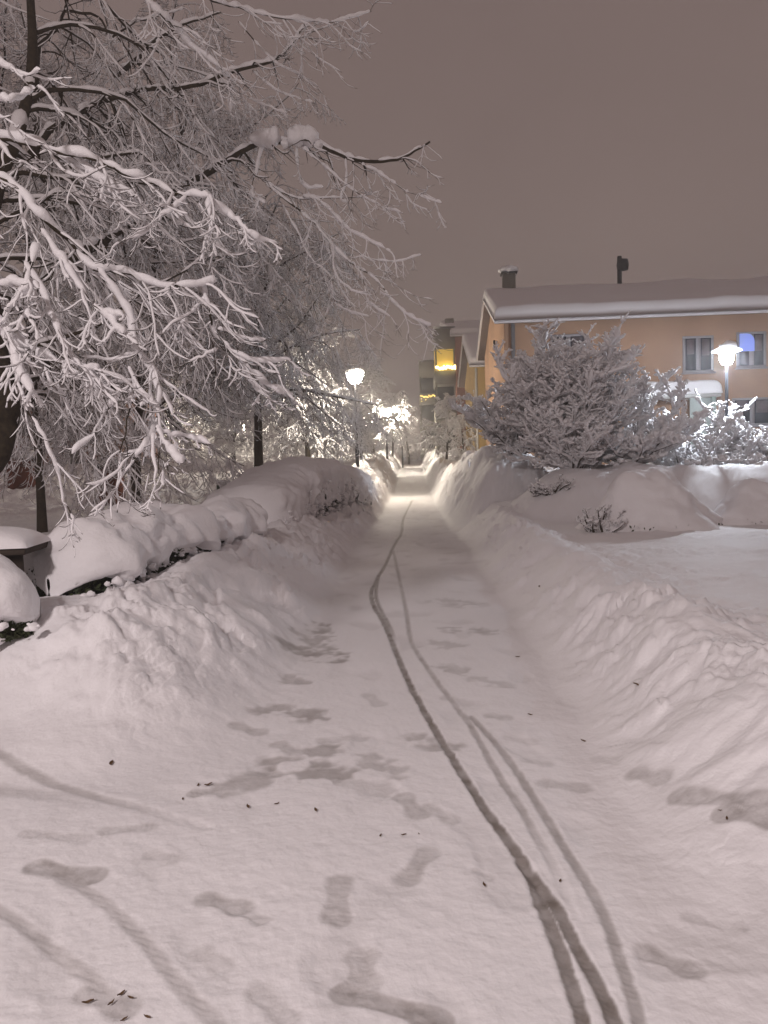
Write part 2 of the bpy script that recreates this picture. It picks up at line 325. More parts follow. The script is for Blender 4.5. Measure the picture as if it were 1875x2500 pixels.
def build_ground():
    Y = list(np.arange(-1.2, 1.5, 0.06)); y_ = 1.5
    while y_ < 430: Y.append(y_); y_ += min(0.0011*y_*y_, 0.0070*(y_+1.0))
    Y = np.array(Y); nr, nc = len(Y), 960; w = Y+1.7
    s = np.linspace(-1, 1, nc); a = 0.62*s + 0.75*s**5
    W, A = np.meshgrid(w, a, indexing='ij'); YY = W-1.7; XX = A*(W-0.1) + xc(np.clip(YY, 0, 60))*0.6
    Z = H(XX, YY)
    wear = np.zeros_like(Z)
    u = XX - xc(YY); hw = half_w(YY)
    onp = (1-sstep(-0.1, 0.15, np.where(u > 0, u-hw, -u-half_l(YY))))
    n = int(np.searchsorted(Y, 60))
    X2, Y2 = XX[:n], YY[:n]
    wn_ = noise3(xy0(X2, Y2, 9), 77); wn2 = fbm(xy0(X2, Y2, 18), 3, 79)
    for pts, hwid, dark in TR:
        pl = smooth_line(GG(pts, K), 5)
        m = (X2 > pl[:, 0].min()-.3) & (X2 < pl[:, 0].max()+.3) & (Y2 > pl[:, 1].min()-.3) & (Y2 < pl[:, 1].max()+.3)
        if not m.any(): continue
        ii = np.where(m); x_, y_ = X2[ii], Y2[ii]
        cell = np.maximum(0.005, y_*0.0012)
        d = seg_dist(x_, y_, pl) + 0.005*wn2[ii] + 0.004*wn_[ii]
        k = 1-sstep(hwid*(0.25+0.6*dark), hwid*(1.7-0.5*dark)+cell, d)
        lug = 0.95
        if pts[-1][1] < 2100 and len(pts) > 4: k = k*(0.08+0.92*sstep(0.0, 0.9, np.hypot(x_-pl[-1, 0], y_-pl[-1, 1])))
        if hwid < 0.03: Z[ii] += 0.0005*k*(1+1.5*wn_[ii])*np.sin((y_*0.93+x_*0.5)*2*math.pi/0.026)*(y_ < 3.4)
        Z[ii] -= (0.0085*dark+0.001*wn2[ii])*(1-sstep(hwid*0.3, hwid*1.7, d)); Z[ii] += 0.0012*dark*np.exp(-((d-hwid*1.7)/(hwid*0.6))**2)*(1+wn_[ii])
        wear[ii] = np.maximum(wear[ii], k*dark*(0.82+0.25*wn_[ii])*lug*(0.62+0.38*np.exp(-((y_-2)/11.0)**2) if dark > .9 else 1))
    for c0, c1, r, dark in FP:
        dark *= 1.35 if r < 0.06 else 1.15
        p0, p1 = GG([c0, c1], K)
        L = np.hypot(*(p1-p0)); 
        m = (np.hypot(X2-(p0[0]+p1[0])/2, Y2-(p0[1]+p1[1])/2) < L+r*3+.2)
        ii = np.where(m); x_, y_ = X2[ii], Y2[ii]
        d0 = seg_dist(x_, y_, np.array([p0, p1]))
        dt = ((x_-p0[0])*(p1[0]-p0[0])+(y_-p0[1])*(p1[1]-p0[1]))/max(L*L, 1e-6)
        shape = r*(0.86+0.20*np.cos(np.clip(dt, -.2, 1.2)*2*math.pi)+0.10*dt) if r < 0.06 and L < 0.45 else r*(0.92+0.16*np.cos((dt-0.1)*6.0))
        d = d0 + 0.10*r*wn2[ii] + 0.12*r*wn_[ii]
        k = (1-sstep(shape*(0.4+0.5*min(1, dark*1.6)), shape*(1.4-0.3*dark)+0.006, d))*(0.85+0.3*wn2[ii])
        if r >= 0.06:
            k = (1-sstep(0.5, 1.0, d0/(r*2.6)))*sstep(-0.34, 0.40, noise3(xy0(x_, y_, 5.0, 7.0), 66)+0.6*noise3(xy0(x_, y_, 17.0), 67)+0.42-0.8*d0/(r*2.6))*1.25
            Z[ii] -= 0.004*k
        else: Z[ii] -= (0.0055*(0.3+dark)+0.0012*wn2[ii])*(1-sstep(shape*0.5, shape*1.3+0.004, d))
        if r < 0.06: Z[ii] += 0.0005*k*(1+1.5*wn_[ii])*np.sin(dt*L*2*math.pi/0.022)*(y_ < 3.6)
        wear[ii] = np.maximum(wear[ii], k*dark*(0.92+0.3*wn_[ii]))
    # general grime of the trodden middle, and in the footfalls
    ff = sstep(0.18, 0.5, noise3(xy0(XX, YY, 3.7, 2.4), 55))
    wear = np.maximum(wear, onp*sstep(2.0, 9.0, YY)*(1-sstep(60, 90, YY))*(0.06+0.09*fbm(xy0(XX, YY, 1.1, 0.7), 3, 81)+0.12*ff))
    wear = np.maximum(wear, (1-sstep(2, 5, YY))*0.10*ff)
    wear = np.clip(wear, 0, 1)
    V = np.stack([XX, YY, Z], -1)
    gx = np.gradient(V, axis=1); gy = np.gradient(V, axis=0)
    N = np.cross(gx, gy); N /= np.linalg.norm(N, axis=-1, keepdims=True)
    idx = np.arange(nr*nc).reshape(nr, nc)
    q = np.stack([idx[:-1, :-1], idx[:-1, 1:], idx[1:, 1:], idx[1:, :-1]], -1)
    isp = ((u < hw+0.02) & (u > -half_l(YY)-0.02))[:-1, :-1] & (YY[:-1, :-1] < 110)
    V = V.reshape(-1, 3); N = N.reshape(-1, 3); wv = wear.ravel()
    for name, mask in (('path', isp), ('ground', ~isp)):
        f = q[mask]; used = np.unique(f); remap = np.full(nr*nc, -1, np.int64); remap[used] = np.arange(len(used))
        o = mesh_obj(name, V[used], remap[f], M_ground, attrs={'wear': wv[used]})
        o.data.normals_split_custom_set_from_vertices(N[used].tolist())
        tag(o, 'trodden snowy footpath with bicycle tracks' if name == 'path' else 'ploughed snow banks and snow covered gardens', kind='structure')
build_ground()
def Hs(x, y): return float(H(np.array([x]), np.array([y]), False)[0])

# ------------------------------------------------------------------ branches and snow loads
def tubes(mb, pts, rad, sides=5, squash=1.0):
    """pts (B,N,3) rad (B,N)"""
    B, N, _ = pts.shape
    if B == 0: return
    t = np.gradient(pts, axis=1); t /= np.linalg.norm(t, axis=-1, keepdims=True)+1e-9
    s = np.cross(t, np.array([0, 0, 1.0])); ln = np.linalg.norm(s, axis=-1, keepdims=True)
    s = np.where(ln < 0.12, np.cross(t, np.array([0.3, 1.0, 0])), s); s /= np.linalg.norm(s, axis=-1, keepdims=True)+1e-9
    n = np.cross(s, t)
    a = np.arange(sides)*2*math.pi/sides + 0.5*math.pi/sides
    V = pts[:, :, None, :] + rad[:, :, None, None]*(np.cos(a)[None, None, :, None]*s[:, :, None, :] + squash*np.sin(a)[None, None, :, None]*n[:, :, None, :])
    idx = np.arange(B*N*sides).reshape(B, N, sides)
    f = np.stack([idx[:, :-1, :], np.roll(idx[:, :-1, :], -1, 2), np.roll(idx[:, 1:, :], -1, 2), idx[:, 1:, :]], -1).reshape(-1, 4)
    mb.add(V.reshape(-1, 3), f)
def resample(pts, M):
    B, N, _ = pts.shape
    T = np.linspace(0, N-1, M); i = np.minimum(T.astype(int), N-2); s = (T-i)[None, :, None]
    return pts[:, i]*(1-s)+pts[:, i+1]*s
def snow_on(mb, pts, rad, amount, M=None, sides=5, gap=0.12, seed=0, lump=0.55, freq=9.0):
    """a ridge of snow lying along the top of each twig, thinner where it is steep, with lumps and gaps"""
    B, N, _ = pts.shape
    if B == 0: return
    M = M or N*2
    p = resample(pts, M); r = resample(rad[..., None], M)[..., 0]
    t = np.gradient(p, axis=1); t /= np.linalg.norm(t, axis=-1, keepdims=True)+1e-9
    flat = np.sqrt(np.clip(1-t[..., 2]**2, 0, 1))
    n1 = noise3(p*freq, 90+seed); n2 = noise3(p*freq*0.33, 91+seed)
    amt = amount if np.isscalar(amount) else amount[:, None]
    rs = (amt*(0.5+0.5*flat)+0.45*r)*(1+lump*n1+0.7*n2)
    rs = np.where(n2+0.4*n1 < -0.62+gap*2, rs*0.30, rs)
    rs = np.clip(rs, amt*0.12, None)
    e = np.linspace(0, 1, M)[None]; rs = rs*np.minimum(1, (1-e)*M*0.55+0.02)*np.minimum(1, e*M*0.8+0.3)
    c = p.copy(); c[..., 2] += r*0.55 + rs*0.62*flat
    tubes(mb, c, rs, sides, 1.0)
def grow(start, d, length, N, droop, wig, curl=0.0, curl_at=0.6, r=rng):
    B = len(start); p = np.empty((B, N, 3)); p[:, 0] = start; d = d/np.linalg.norm(d, axis=-1, keepdims=True); st = (length/(N-1))[:, None]
    for k in range(1, N):
        f = k/(N-1)
        d = d + r.normal(0, wig, (B, 3)); d[:, 2] -= droop*(1 if f < curl_at else -curl)/N*2
        d /= np.linalg.norm(d, axis=-1, keepdims=True); p[:, k] = p[:, k-1]+d*st
    return p
def spawn(pts, rad, plen, K_, t0, t1, spread, down, ratio, r=rng, N=7, droop=0.5, wig=0.12, curl=0.0, rr=0.55, rmin=0.0015, flat=0.6):
    B, n, _ = pts.shape
    t = t0+(t1-t0)*(np.arange(K_)[None]+r.random((B, K_)))/K_
    T = t*(n-1); i = np.minimum(T.astype(int), n-2); s = (T-i)[..., None]; bi = np.arange(B)[:, None]
    a, b = pts[bi, i], pts[bi, i+1]; pos = a*(1-s)+b*s; tan = b-a; tan /= np.linalg.norm(tan, axis=-1, keepdims=True)+1e-9
    side = np.cross(tan, np.array([0, 0, 1.0])); side += 1e-3; side /= np.linalg.norm(side, axis=-1, keepdims=True)
    sg = np.where((np.arange(K_)[None] + r.integers(0, 2, (B, 1))) % 2 == 0, 1.0, -1.0)[..., None]
    rnd = r.normal(0, 1, (B, K_, 3)); rnd[..., 2] *= flat
    d = tan*(1-spread*0.55) + side*sg*spread + rnd*0.35*spread; d[..., 2] -= down
    L = plen[:, None]*ratio*(1-0.45*t)*(0.6+0.8*r.random((B, K_)))
    R0 = ((rad[bi, i]))*rr
    P_ = grow(pos.reshape(-1, 3), d.reshape(-1, 3), L.ravel(), N, droop, wig, curl, 0.55, r)
    rd = np.maximum(R0.ravel()[:, None]*np.linspace(1, 0.3, N)[None], rmin)
    return P_, rd, L.ravel()

def finish_tree(root, trunk_mb, bark_mb, snow_mb, far=False):
    if trunk_mb is not None: trunk_mb.build('trunk', M_bark, root, True)
    bark_mb.build('crown', M_bark, root, True)
    snow_mb.build('snow_load', M_snow_far if far else M_snow, root, True)

def make_tree(name, base, height, limb_len, label, seed, n_limbs=9, k=(9, 7, 5), trunk_r=0.13, droop=1.0, amount=0.02, start=0.28,
              bias=(0, 0), far=False, twig_r=0.003, lean=(0, 0), up=0.55, group=None, topup=0.0, sides=3, gap=0.12):
    """trunk, ascending limbs, three further orders of hanging twigs, snow on all of them; in local coordinates of its base"""
    r = np.random.default_rng(seed)
    root = thing(name, base, label, 'tree', 0, group)
    tr = grow(np.zeros((1, 3)), np.array([[lean[0], lean[1], 1.0]]), np.array([height]), 14, 0, 0.035, r=r)
    tr[:, :, 2] -= 0.15
    trad = trunk_r*(np.linspace(1, 0.18, 14)[None]); trad[:, 0] *= 1.25
    T = MB(); tubes(T, resample(tr, 30), resample(trad[..., None], 30)[..., 0], 10)
    B_, S_ = MB(), MB()
    snow_on(S_, tr[:, 2:], trad[:, 2:], amount*0.5, 40, 6, gap=0.3)
    ts = np.linspace(start, 0.97, n_limbs)
    i = np.minimum((ts*13).astype(int), 12); pos = tr[0, i]+(tr[0, i+1]-tr[0, i])*(ts*13-i)[:, None]
    az = np.arange(n_limbs)*2.4+r.random(n_limbs)*0.8
    d = np.stack([np.cos(az)+bias[0], np.sin(az)+bias[1], up+0.9*ts+topup*ts], -1)
    L = limb_len*(1.1-0.45*ts)*(0.8+0.4*r.random(n_limbs))*(1+0.25*(d[:, 0]*bias[0]+d[:, 1]*bias[1]))
    p0 = grow(pos, d, L, 12, 0.45*droop, 0.10, r=r); r0 = trunk_r*0.42*np.linspace(1, 0.22, 12)[None]*(1.05-0.5*ts)[:, None]
    p1, r1, L1 = spawn(p0, r0, L, k[0], 0.12, 1, 0.75, 0.05, 0.55, r, 9, 0.9*droop, 0.11, 0.1, 0.6, twig_r*1.6)
    p2, r2, L2 = spawn(p1, r1, L1, k[1], 0.10, 1, 0.7, 0.25*droop, 0.55, r, 8, 1.2*droop, 0.11, 0.7, 0.6, twig_r)
    p3, r3, L3 = spawn(p2, r2, L2, k[2], 0.10, 1, 0.65, 0.2*droop, 0.55, r, 6, 0.8*droop, 0.11, 1.0, 0.7, twig_r*0.75)
    tubes(B_, p0, r0, 6); tubes(B_, p1, r1, 4); tubes(B_, p2, r2, 3); tubes(B_, p3, r3, 3)
    snow_on(S_, p0, r0, amount*1.5, 36, 6, gap=gap); snow_on(S_, p1, r1, amount*1.15, 20, 5, gap=gap, seed=1)
    snow_on(S_, p2, r2, amount*0.9, 13, 4, gap=gap, seed=2); snow_on(S_, p3, r3, amount*0.62, 8, sides, gap=gap, seed=3)
    finish_tree(root, T, B_, S_, far)
    return root

def blobs(mb, centres, radii, seed=0, sq=0.85, seg=12, rings=7):
    """lumps of snow: uneven round clots"""
    th = np.linspace(0.02, math.pi-0.02, rings); ph = np.arange(seg)*2*math.pi/seg
    S = np.stack([np.sin(th)[:, None]*np.cos(ph), np.sin(th)[:, None]*np.sin(ph), np.repeat(np.cos(th)[:, None], seg, 1)], -1).reshape(-1, 3)
    idx = np.arange(rings*seg).reshape(rings, seg)
    f = np.stack([idx[:-1], np.roll(idx[:-1], -1, 1), np.roll(idx[1:], -1, 1), idx[1:]], -1).reshape(-1, 4)
    C = np.asarray(centres)[:, None]; Rr = np.asarray(radii)[:, None, None]
    V = C + S[None]*Rr*np.array([1, 1, sq])
    V = V + S[None]*Rr*(0.42*noise3(V*(0.8/np.maximum(Rr, 1e-3)) + seed, 60)+0.22*noise3(V*(2.0/np.maximum(Rr, 1e-3)) + seed, 61))[..., None]
    F_ = (f[None]+(np.arange(len(C))*len(S))[:, None, None]).reshape(-1, 4)
    mb.add(V.reshape(-1, 3), F_)

# ---- the big tree that hangs over the hedge from the left edge: limbs followed from the photograph
GB = [  # (points in photo pixels, depth start, depth end, start radius m, snow m, kids)
 ([(-150,300),(-60,325),(0,338),(105,362),(136,371),(241,392),(316,428),(392,458),(452,476),(512,480)], 5.6,5.4,.020,.030,5),
 ([(105,362),(180,400),(260,445),(330,478)], 5.6,5.5,.009,.026,4),
 ([(455,480),(400,530),(340,575),(255,605)], 5.4,5.2,.007,.016,2),
 ([(512,480),(518,540),(500,590)], 5.4,5.3,.006,.026,2),
 ([(520,500),(560,528),(592,548),(622,582),(680,597)], 5.4,5.5,.007,.024,2),
 ([(-150,330),(-40,400),(40,460),(100,530),(170,590),(230,655),(300,665),(380,695),(450,702),(530,690)], 5.2,5.3,.020,.026,6),
 ([(100,560),(145,624),(181,678),(229,745),(270,780),(301,815)], 5.0,4.8,.008,.030,3),
 ([(229,745),(265,765),(303,772)], 4.9,4.8,.006,.020,1),
 ([(500,690),(495,735),(422,793),(350,853),(277,877),(200,872)], 5.3,5.1,.007,.014,3),
 ([(495,678),(513,769),(531,823),(579,865),(640,883),(712,880)], 5.3,5.6,.009,.022,4),
 ([(531,853),(482,877),(428,898)], 5.3,5.2,.005,.014,1),
 ([(531,805),(603,829),(651,829)], 5.4,5.5,.005,.015,1),
 ([(585,871),(621,938),(663,980),(700,985)], 5.6,5.7,.006,.022,2),
 ([(600,890),(633,926),(680,955),(715,968)], 5.8,5.9,.005,.026,1),
 ([(240,655),(314,760),(330,850),(368,901),(386,950),(384,1016),(380,1046),(350,1090),(329,1130)], 5.2,4.9,.009,.026,4),
 ([(314,895),(338,944),(374,986)], 5.0,4.9,.006,.026,2),
 ([(380,1046),(422,1064),(470,1067),(515,1085)], 4.9,5.0,.006,.020,2),
 ([(384,1046),(416,1100),(446,1132)], 4.9,4.8,.006,.030,1),
 ([(374,1058),(380,1173),(392,1243)], 4.9,4.85,.006,.014,1),
 ([(-120,740),(0,811),(36,835),(84,859),(133,883),(181,890),(211,901),(250,908)], 4.9,4.7,.012,.026,5),
 ([(60,640),(108,720),(139,799),(169,859),(199,895),(245,906)], 5.0,4.8,.008,.022,4),
 ([(90,600),(66,690),(60,745),(72,787)], 4.8,4.7,.007,.030,2),
 ([(-100,690),(0,696),(36,693),(96,705)], 4.7,4.7,.008,.026,2),
 ([(-60,740),(12,800),(36,871),(54,920),(90,974)], 4.7,4.6,.009,.034,3),
 ([(36,871),(60,986),(108,1070),(139,1142),(157,1227),(181,1270)], 4.8,4.9,.007,.014,2),
 ([(320,938),(305,1058),(289,1142),(286,1252)], 5.0,5.0,.006,.012,2),
 ([(320,938),(265,990),(230,1050),(175,1110)], 5.0,4.9,.006,.015,2),
 ([(300,-120),(358,0),(392,36),(422,63),(467,111),(530,159),(560,190)], 6.0,6.6,.014,.028,4),
 ([(420,-90),(500,-10),(583,20),(696,46),(760,52),(829,50),(908,27)], 6.6,7.2,.010,.022,5),
 ([(60,400),(120,320),(184,283),(223,256),(256,247),(345,219),(464,212),(577,172),(663,149),(710,110),(743,60)], 7.6,7.6,.042,.020,9),
 ([(583,53),(663,146),(723,179),(776,212)], 7.6,7.5,.007,.013,2),
 ([(617,172),(663,212),(709,235),(765,249)], 7.6,7.5,.006,.013,2),
 ([(560,190),(610,240),(660,262),(700,278)], 7.6,7.5,.006,.015,2),
 ([(690,46),(723,100),(780,140)], 7.2,7.1,.004,.010,1),
 ([(410,490),(438,457),(500,427),(547,395),(630,351),(717,346),(771,349),(844,384),(934,395),(999,377),(1050,346)], 7.9,7.6,.044,.017,5),
 ([(150,640),(300,560),(410,490)], 8.4,7.9,.060,.030,4),
 ([(735,358),(789,402),(844,449),(916,496),(985,521)], 7.8,7.5,.008,.020,2),
 ([(847,387),(916,416),(995,467),(1079,496)], 7.7,7.4,.007,.022,2),
 ([(844,387),(846,438),(833,485),(850,497)], 7.7,7.6,.006,.018,0),
 ([(640,440),(717,481),(789,483),(883,481),(932,465)], 7.9,7.6,.008,.014,4),
 ([(650,450),(717,503),(771,547),(825,615),(880,655),(927,691),(970,749),(1017,782),(1052,797)], 7.9,7.5,.011,.021,5),
 ([(740,480),(789,496),(844,554),(898,586),(962,620)], 7.8,7.5,.008,.024,3),
 ([(690,500),(731,575),(760,633),(804,673),(815,731),(847,760),(903,774)], 7.9,7.7,.007,.013,4),
 ([(800,575),(815,608),(818,669),(862,709),(910,722)], 7.8,7.6,.005,.013,2),
 ([(860,640),(883,673),(901,735),(955,775)], 7.7,7.6,.005,.014,2),
 ([(850,600),(898,630),(963,640),(1030,622)], 7.7,7.5,.005,.013,2),
 ([(640,355),(623,424),(615,474),(648,497)], 7.8,7.6,.007,.030,1),
 ([(724,358),(728,413),(746,456),(790,458)], 7.8,7.7,.006,.026,1),
 ([(90,420),(90,313),(93,130),(127,84),(157,27),(175,-60)], 8.6,8.0,.042,.006,6),
 ([(157,27),(240,40),(262,90),(268,165)], 8.0,7.8,.018,.012,3),
 ([(275,90),(330,55),(380,40),(450,20)], 8.0,7.8,.012,.016,3),
 ([(280,187),(335,145),(370,105),(450,60),(540,30)], 8.0,7.8,.032,.014,4),
 ([(250,385),(330,372),(352,380),(400,440),(420,480)], 7.2,7.0,.016,.016,3),
 ([(-120,140),(-20,150),(30,170),(60,185),(100,170)], 4.8,4.8,.008,.024,1),
 ([(-120,290),(-20,250),(20,245),(60,232),(92,210)], 4.8,4.9,.008,.026,1),
 ([(-100,400),(-20,410),(20,400),(55,398)], 4.6,4.6,.006,.020,1),
]
def overhanging_tree():
    r = np.random.default_rng(3)
    bx, by = P(-75, 1250, 9.0)[:2]; bz = Hs(bx, by)
    root = thing('snowy_tree', (bx, by, bz), 'huge bare tree at the left edge, snow laden limbs arching over the hedge', 'tree')
    O = np.array([bx, by, bz])
    T, B_, S_ = MB(), MB(), MB()
    # trunk leans in from the left edge, forks above the frame
    tr = np.array([P(-120,1270,9.0), P(-75,1180,9.0), P(0,1080,8.95), P(10,960,8.9), P(-20,800,8.9), P(-40,600,9.0), P(0,430,9.2), P(50,300,9.5), P(80,140,9.8), P(60,-200,10)])
    tr = smooth_line(tr, 5)[None]; trad = (np.linspace(.20, .045, tr.shape[1])*(1+.1*np.sin(np.arange(tr.shape[1]))))[None]
    tubes(T, tr-O, trad, 12); snow_on(S_, tr-O, trad, 0.03, 80, 7, gap=0.35)
    lp, lr, ll = [], [], []
    for pts, d0, d1, r0, sn, kids in GB:
        if d0 >= 5.9 and r0 < 0.059: q_ = 1.42; d0 *= q_; d1 *= q_; r0 *= q_*0.9; sn *= 1.25
        elif r0 >= 0.059: d0, d1 = 9.0, 7.9*1.42; r0 = 0.075
        n = len(pts); W = np.array([P(a, b, d0+(d1-d0)*i/(n-1)+(0.10*math.sin(i*1.7+a) if 0 < i < n-1 else 0)) for i, (a, b) in enumerate(pts)])
        W = smooth_line(W, 4)[None]-O; N = W.shape[1]
        W[0, 1:-1] += r.normal(0, 0.006, (N-2, 3))
        L = np.linalg.norm(np.diff(W[0], axis=0), axis=1).sum()
        rd = np.maximum(np.linspace(1, 0.25, N)*r0, 0.003)[None]
        tubes(B_, W, rd, 7)
        snow_on(S_, W, rd, sn*0.78, int(L*44)+10, 8, gap=0.10, seed=int(d0*10), lump=0.85, freq=9)
        if kids:
            k1, q1, l1 = spawn(W, rd, np.array([min(L, 2.4)]), int(kids*2.6), 0.12, 1.0, 0.7, 0.15, 0.42, r, 9, 0.9, 0.13, 0.7, 0.5, 0.003)
            k2, q2, l2 = spawn(k1, q1, l1, 6, 0.12, 1.0, 0.7, 0.1, 0.5, r, 6, 0.7, 0.13, 0.8, 0.6, 0.0022)
            tubes(B_, k1, q1, 4); tubes(B_, k2, q2, 3)
            snow_on(S_, k1, q1, sn*0.32, 24, 6, gap=0.12, seed=2); snow_on(S_, k2, q2, sn*0.20, 14, 4, gap=0.14, seed=3)
    # round snow pillows resting on the long limb
    cs = [(640,345,.10),(662,346,.10),(728,342,.115),(750,344,.105),(695,356,.045),(775,358,.05)]
    blobs(S_, [P(a, b-q*90, 11.0)-O for a, b, q in cs], [q*1.35 for *_, q in cs], 5, 0.95, 22, 14)
    # finer limbs behind them, from the trunk out to the right and up
    n = 17; tt = np.linspace(0.30, 0.97, n); ii = (tt*(tr.shape[1]-1)).astype(int); pos = tr[0, ii]-O
    az = r.uniform(R(30), R(115), n)
    d = np.stack([np.cos(az), np.sin(az), 0.45+0.7*r.random(n)], -1); L = r.uniform(2.0, 3.8, n)
    p0 = grow(pos, d, L, 12, 1.1, 0.16, r=r); r0 = 0.03*np.linspace(1, .12, 12)[None]*np.ones((n, 1))
    p1, r1, L1 = spawn(p0, r0, L, 11, 0.12, 1, 0.7, 0.15, 0.5, r, 9, 1.3, 0.11, 0.2, 0.55, 0.004)
    p2, r2, L2 = spawn(p1, r1, L1, 7, 0.1, 1, 0.65, 0.3, 0.5, r, 8, 1.2, 0.11, 0.8, 0.6, 0.0028)
    p3, r3, L3 = spawn(p2, r2, L2, 4, 0.1, 1, 0.6, 0.2, 0.5, r, 6, 0.8, 0.11, 1.0, 0.7, 0.002)
    for p_, r_, s_, a_, M_, k_ in ((p0, r0, 6, .016, 36, 6), (p1, r1, 4, .011, 20, 5), (p2, r2, 3, .0075, 14, 4), (p3, r3, 3, .0055, 8, 3)):
        tubes(B_, p_, r_, s_); snow_on(S_, p_, r_, a_, M_, k_, gap=0.16, seed=k_)
    finish_tree(root, T, B_, S_)
overhanging_tree()

def at(px, depth):
    """ground point under a pixel column at a depth"""
    p = P(px, 1200, depth); return (float(p[0]), float(p[1]), Hs(p[0], p[1])-0.03)
make_tree('snowy_tree', at(97, 14), 9.5, 4.6, 'tall slender dark trunked tree rising behind the hedge, its crown white with snow', 11, 18, (11, 9, 6), 0.085, 1.15, 0.013, 0.30, (0.25, -0.1))
make_tree('snowy_tree', at(632, 22), 7.6, 4.0, 'weeping bare tree with brown trunk standing beyond the far hedge end', 12, 18, (11, 10, 7), 0.15, 1.5, 0.012, 0.36, (-0.15, -0.05), twig_r=0.004, up=0.75)
make_tree('snowy_tree', at(330, 18), 9.5, 5.2, 'broad snowy tree between the slender dark trunk and the weeping tree', 13, 17, (10, 9, 7), 0.13, 1.3, 0.013, 0.24, (0.0, 0.0), twig_r=0.004, up=0.8)
t5 = make_tree('snowy_tree', at(757, 32.9), 5.6, 2.8, 'small snowy tree glowing white just left of the nearest footpath lamp', 14, 13, (8, 7, 5), 0.13, 1.2, 0.036, 0.2, twig_r=0.006, far=True, up=0.7)
t6 = make_tree('snowy_tree', at(915, 49.6), 5.6, 2.9, 'rounded snowy tree around the second footpath lamp, brightly lit', 15, 12, (8, 7, 5), 0.13, 1.0, 0.042, 0.2, twig_r=0.007, far=True, up=0.8)
clone(t5, at(815, 45), 1.9, 0.85, 'snowy tree standing behind the post of the nearest footpath lamp')
clone(t6, at(885, 41), 5.0, 0.55, 'small bright snowy tree between the nearest and the second footpath lamps')
clone(t6, at(960, 62), 2.6, 0.85, 'low snowy tree behind the second footpath lamp, beside the third lamp')
clone(t5, at(1000, 76), 0.9, 0.95, 'grey snowy tree closing the far end of the footpath')
clone(t5, at(575, 48), 4.1, 0.95, 'snowy tree far back in the lit garden, behind the weeping tree')
clone(t6, at(690, 58), 5.2, 1.1, 'farthest bright snowy tree behind the lamp lit garden trees')
clone(t6, at(1092, 46), 3.3, 0.62, 'misty grey snowy tree in front of the balconies on the right of the footpath')
clone(t5, at(1135, 38), 5.6, 0.42, 'small grey snowy tree by the yellow wall corner')
clone(t6, at(430, 66), 0.4, 1.2, 'snowy tree beside the far lit street, behind the brown shed')
clone(t5, at(180, 60), 2.2, 1.3, 'large dim snowy tree near the far brick building')

# ------------------------------------------------------------------ shrubs on the right
def make_shrub(name, base, height, width, label, seed, stems=11, k=(9, 6, 4), amount=0.03, lean=0.0, nblob=260, brad=(0.03, 0.10), trunk=0.0, twig=0.004):
    r = np.random.default_rng(seed)
    root = thing(name, base, label, 'bush' if name.endswith('bush') else 'tree')
    B_, S_ = MB(), MB(); T = None
    z0 = 0.0
    if trunk:
        T = MB(); z0 = trunk
        tp = np.array([[(0, 0, -0.2), (0.03, 0, trunk*0.5), (0, 0.02, trunk+0.25)]]); tubes(T, resample(tp, 8), np.linspace(.09, .06, 8)[None], 8)
    az = np.arange(stems)*2.4+r.random(stems); sp = r.uniform(0.12, 1.0, stems)**0.7; sp[::4] *= 1.5
    d = np.stack([np.cos(az)*sp*width/height*0.8+lean, np.sin(az)*sp*width/height*0.8, np.ones(stems)], -1)
    L = (height-z0)*np.clip(1.12-0.35*sp, 0.62, 2)*r.uniform(0.85, 1.05, stems)
    st = np.stack([np.cos(az)*0.1, np.sin(az)*0.1, np.full(stems, z0-0.1)], -1)
    p0 = grow(st, d, L, 12, 0.35, 0.07, r=r); r0 = 0.028*np.linspace(1, .2, 12)[None]*np.ones((stems, 1))
    p1, r1, L1 = spawn(p0, r0, L, k[0], 0.03, 1, 0.65, -0.4, 0.42, r, 8, 0.15, 0.17, 0.3, 0.55, twig)
    p2, r2, L2 = spawn(p1, r1, L1, k[1], 0.1, 1, 0.65, -0.55, 0.5, r, 6, 0.1, 0.18, 0.5, 0.6, twig*0.8)
    p3, r3, L3 = spawn(p2, r2, L2, k[2], 0.2, 1, 0.7, -0.4, 0.5, r, 5, 0.3, 0.14, 0.5, 0.6, twig*0.6)
    for p_, r_, s_, a_, M_, k_ in ((p0, r0, 6, .8, 30, 6), (p1, r1, 4, 1.1, 18, 6), (p2, r2, 3, .9, 11, 5), (p3, r3, 3, .7, 7, 4)):
        tubes(B_, p_, r_, s_); snow_on(S_, p_, r_, a_*amount, M_, k_, gap=0.06, seed=k_, lump=0.8)
    al = np.concatenate([p1[:, 3:].reshape(-1, 3), p2[:, 2:].reshape(-1, 3)]); ix = r.choice(len(al), min(nblob, len(al)), replace=False)
    c = al[ix]; c[:, 2] += 0.02
    blobs(S_, c, r.uniform(*brad, len(c)), seed, 0.8, 10, 7)
    finish_tree(root, T, B_, S_)
    return root
make_shrub('snowy_bush', at(1400, 16.6), 2.75, 1.9, 'tall snow plastered bush with upright stems, in front of the orange house wall', 21, 30, (15, 9, 5), 0.031, 0.0, 2000, (0.02, 0.055))
make_shrub('snowy_bush', at(1262, 18.5), 1.9, 1.7, 'thin twiggy snowy bush leaning towards the footpath, left of the tallest bush', 22, 18, (11, 8, 4), 0.021, -0.08, 700, (0.02, 0.06))
make_shrub('snowy_tree', at(1545, 17), 2.3, 3.0, 'low round snowy tree on a short dark trunk below the porch roof', 23, 17, (9, 7, 4), 0.034, 0.15, 1300, (0.025, 0.065), 0.25)
make_shrub('snowy_bush', at(1680, 18.0), 2.35, 2.6, 'round snow smothered bush under the end of the porch roof', 26, 14, (9, 6, 4), 0.034, 0.0, 1000, (0.025, 0.065))
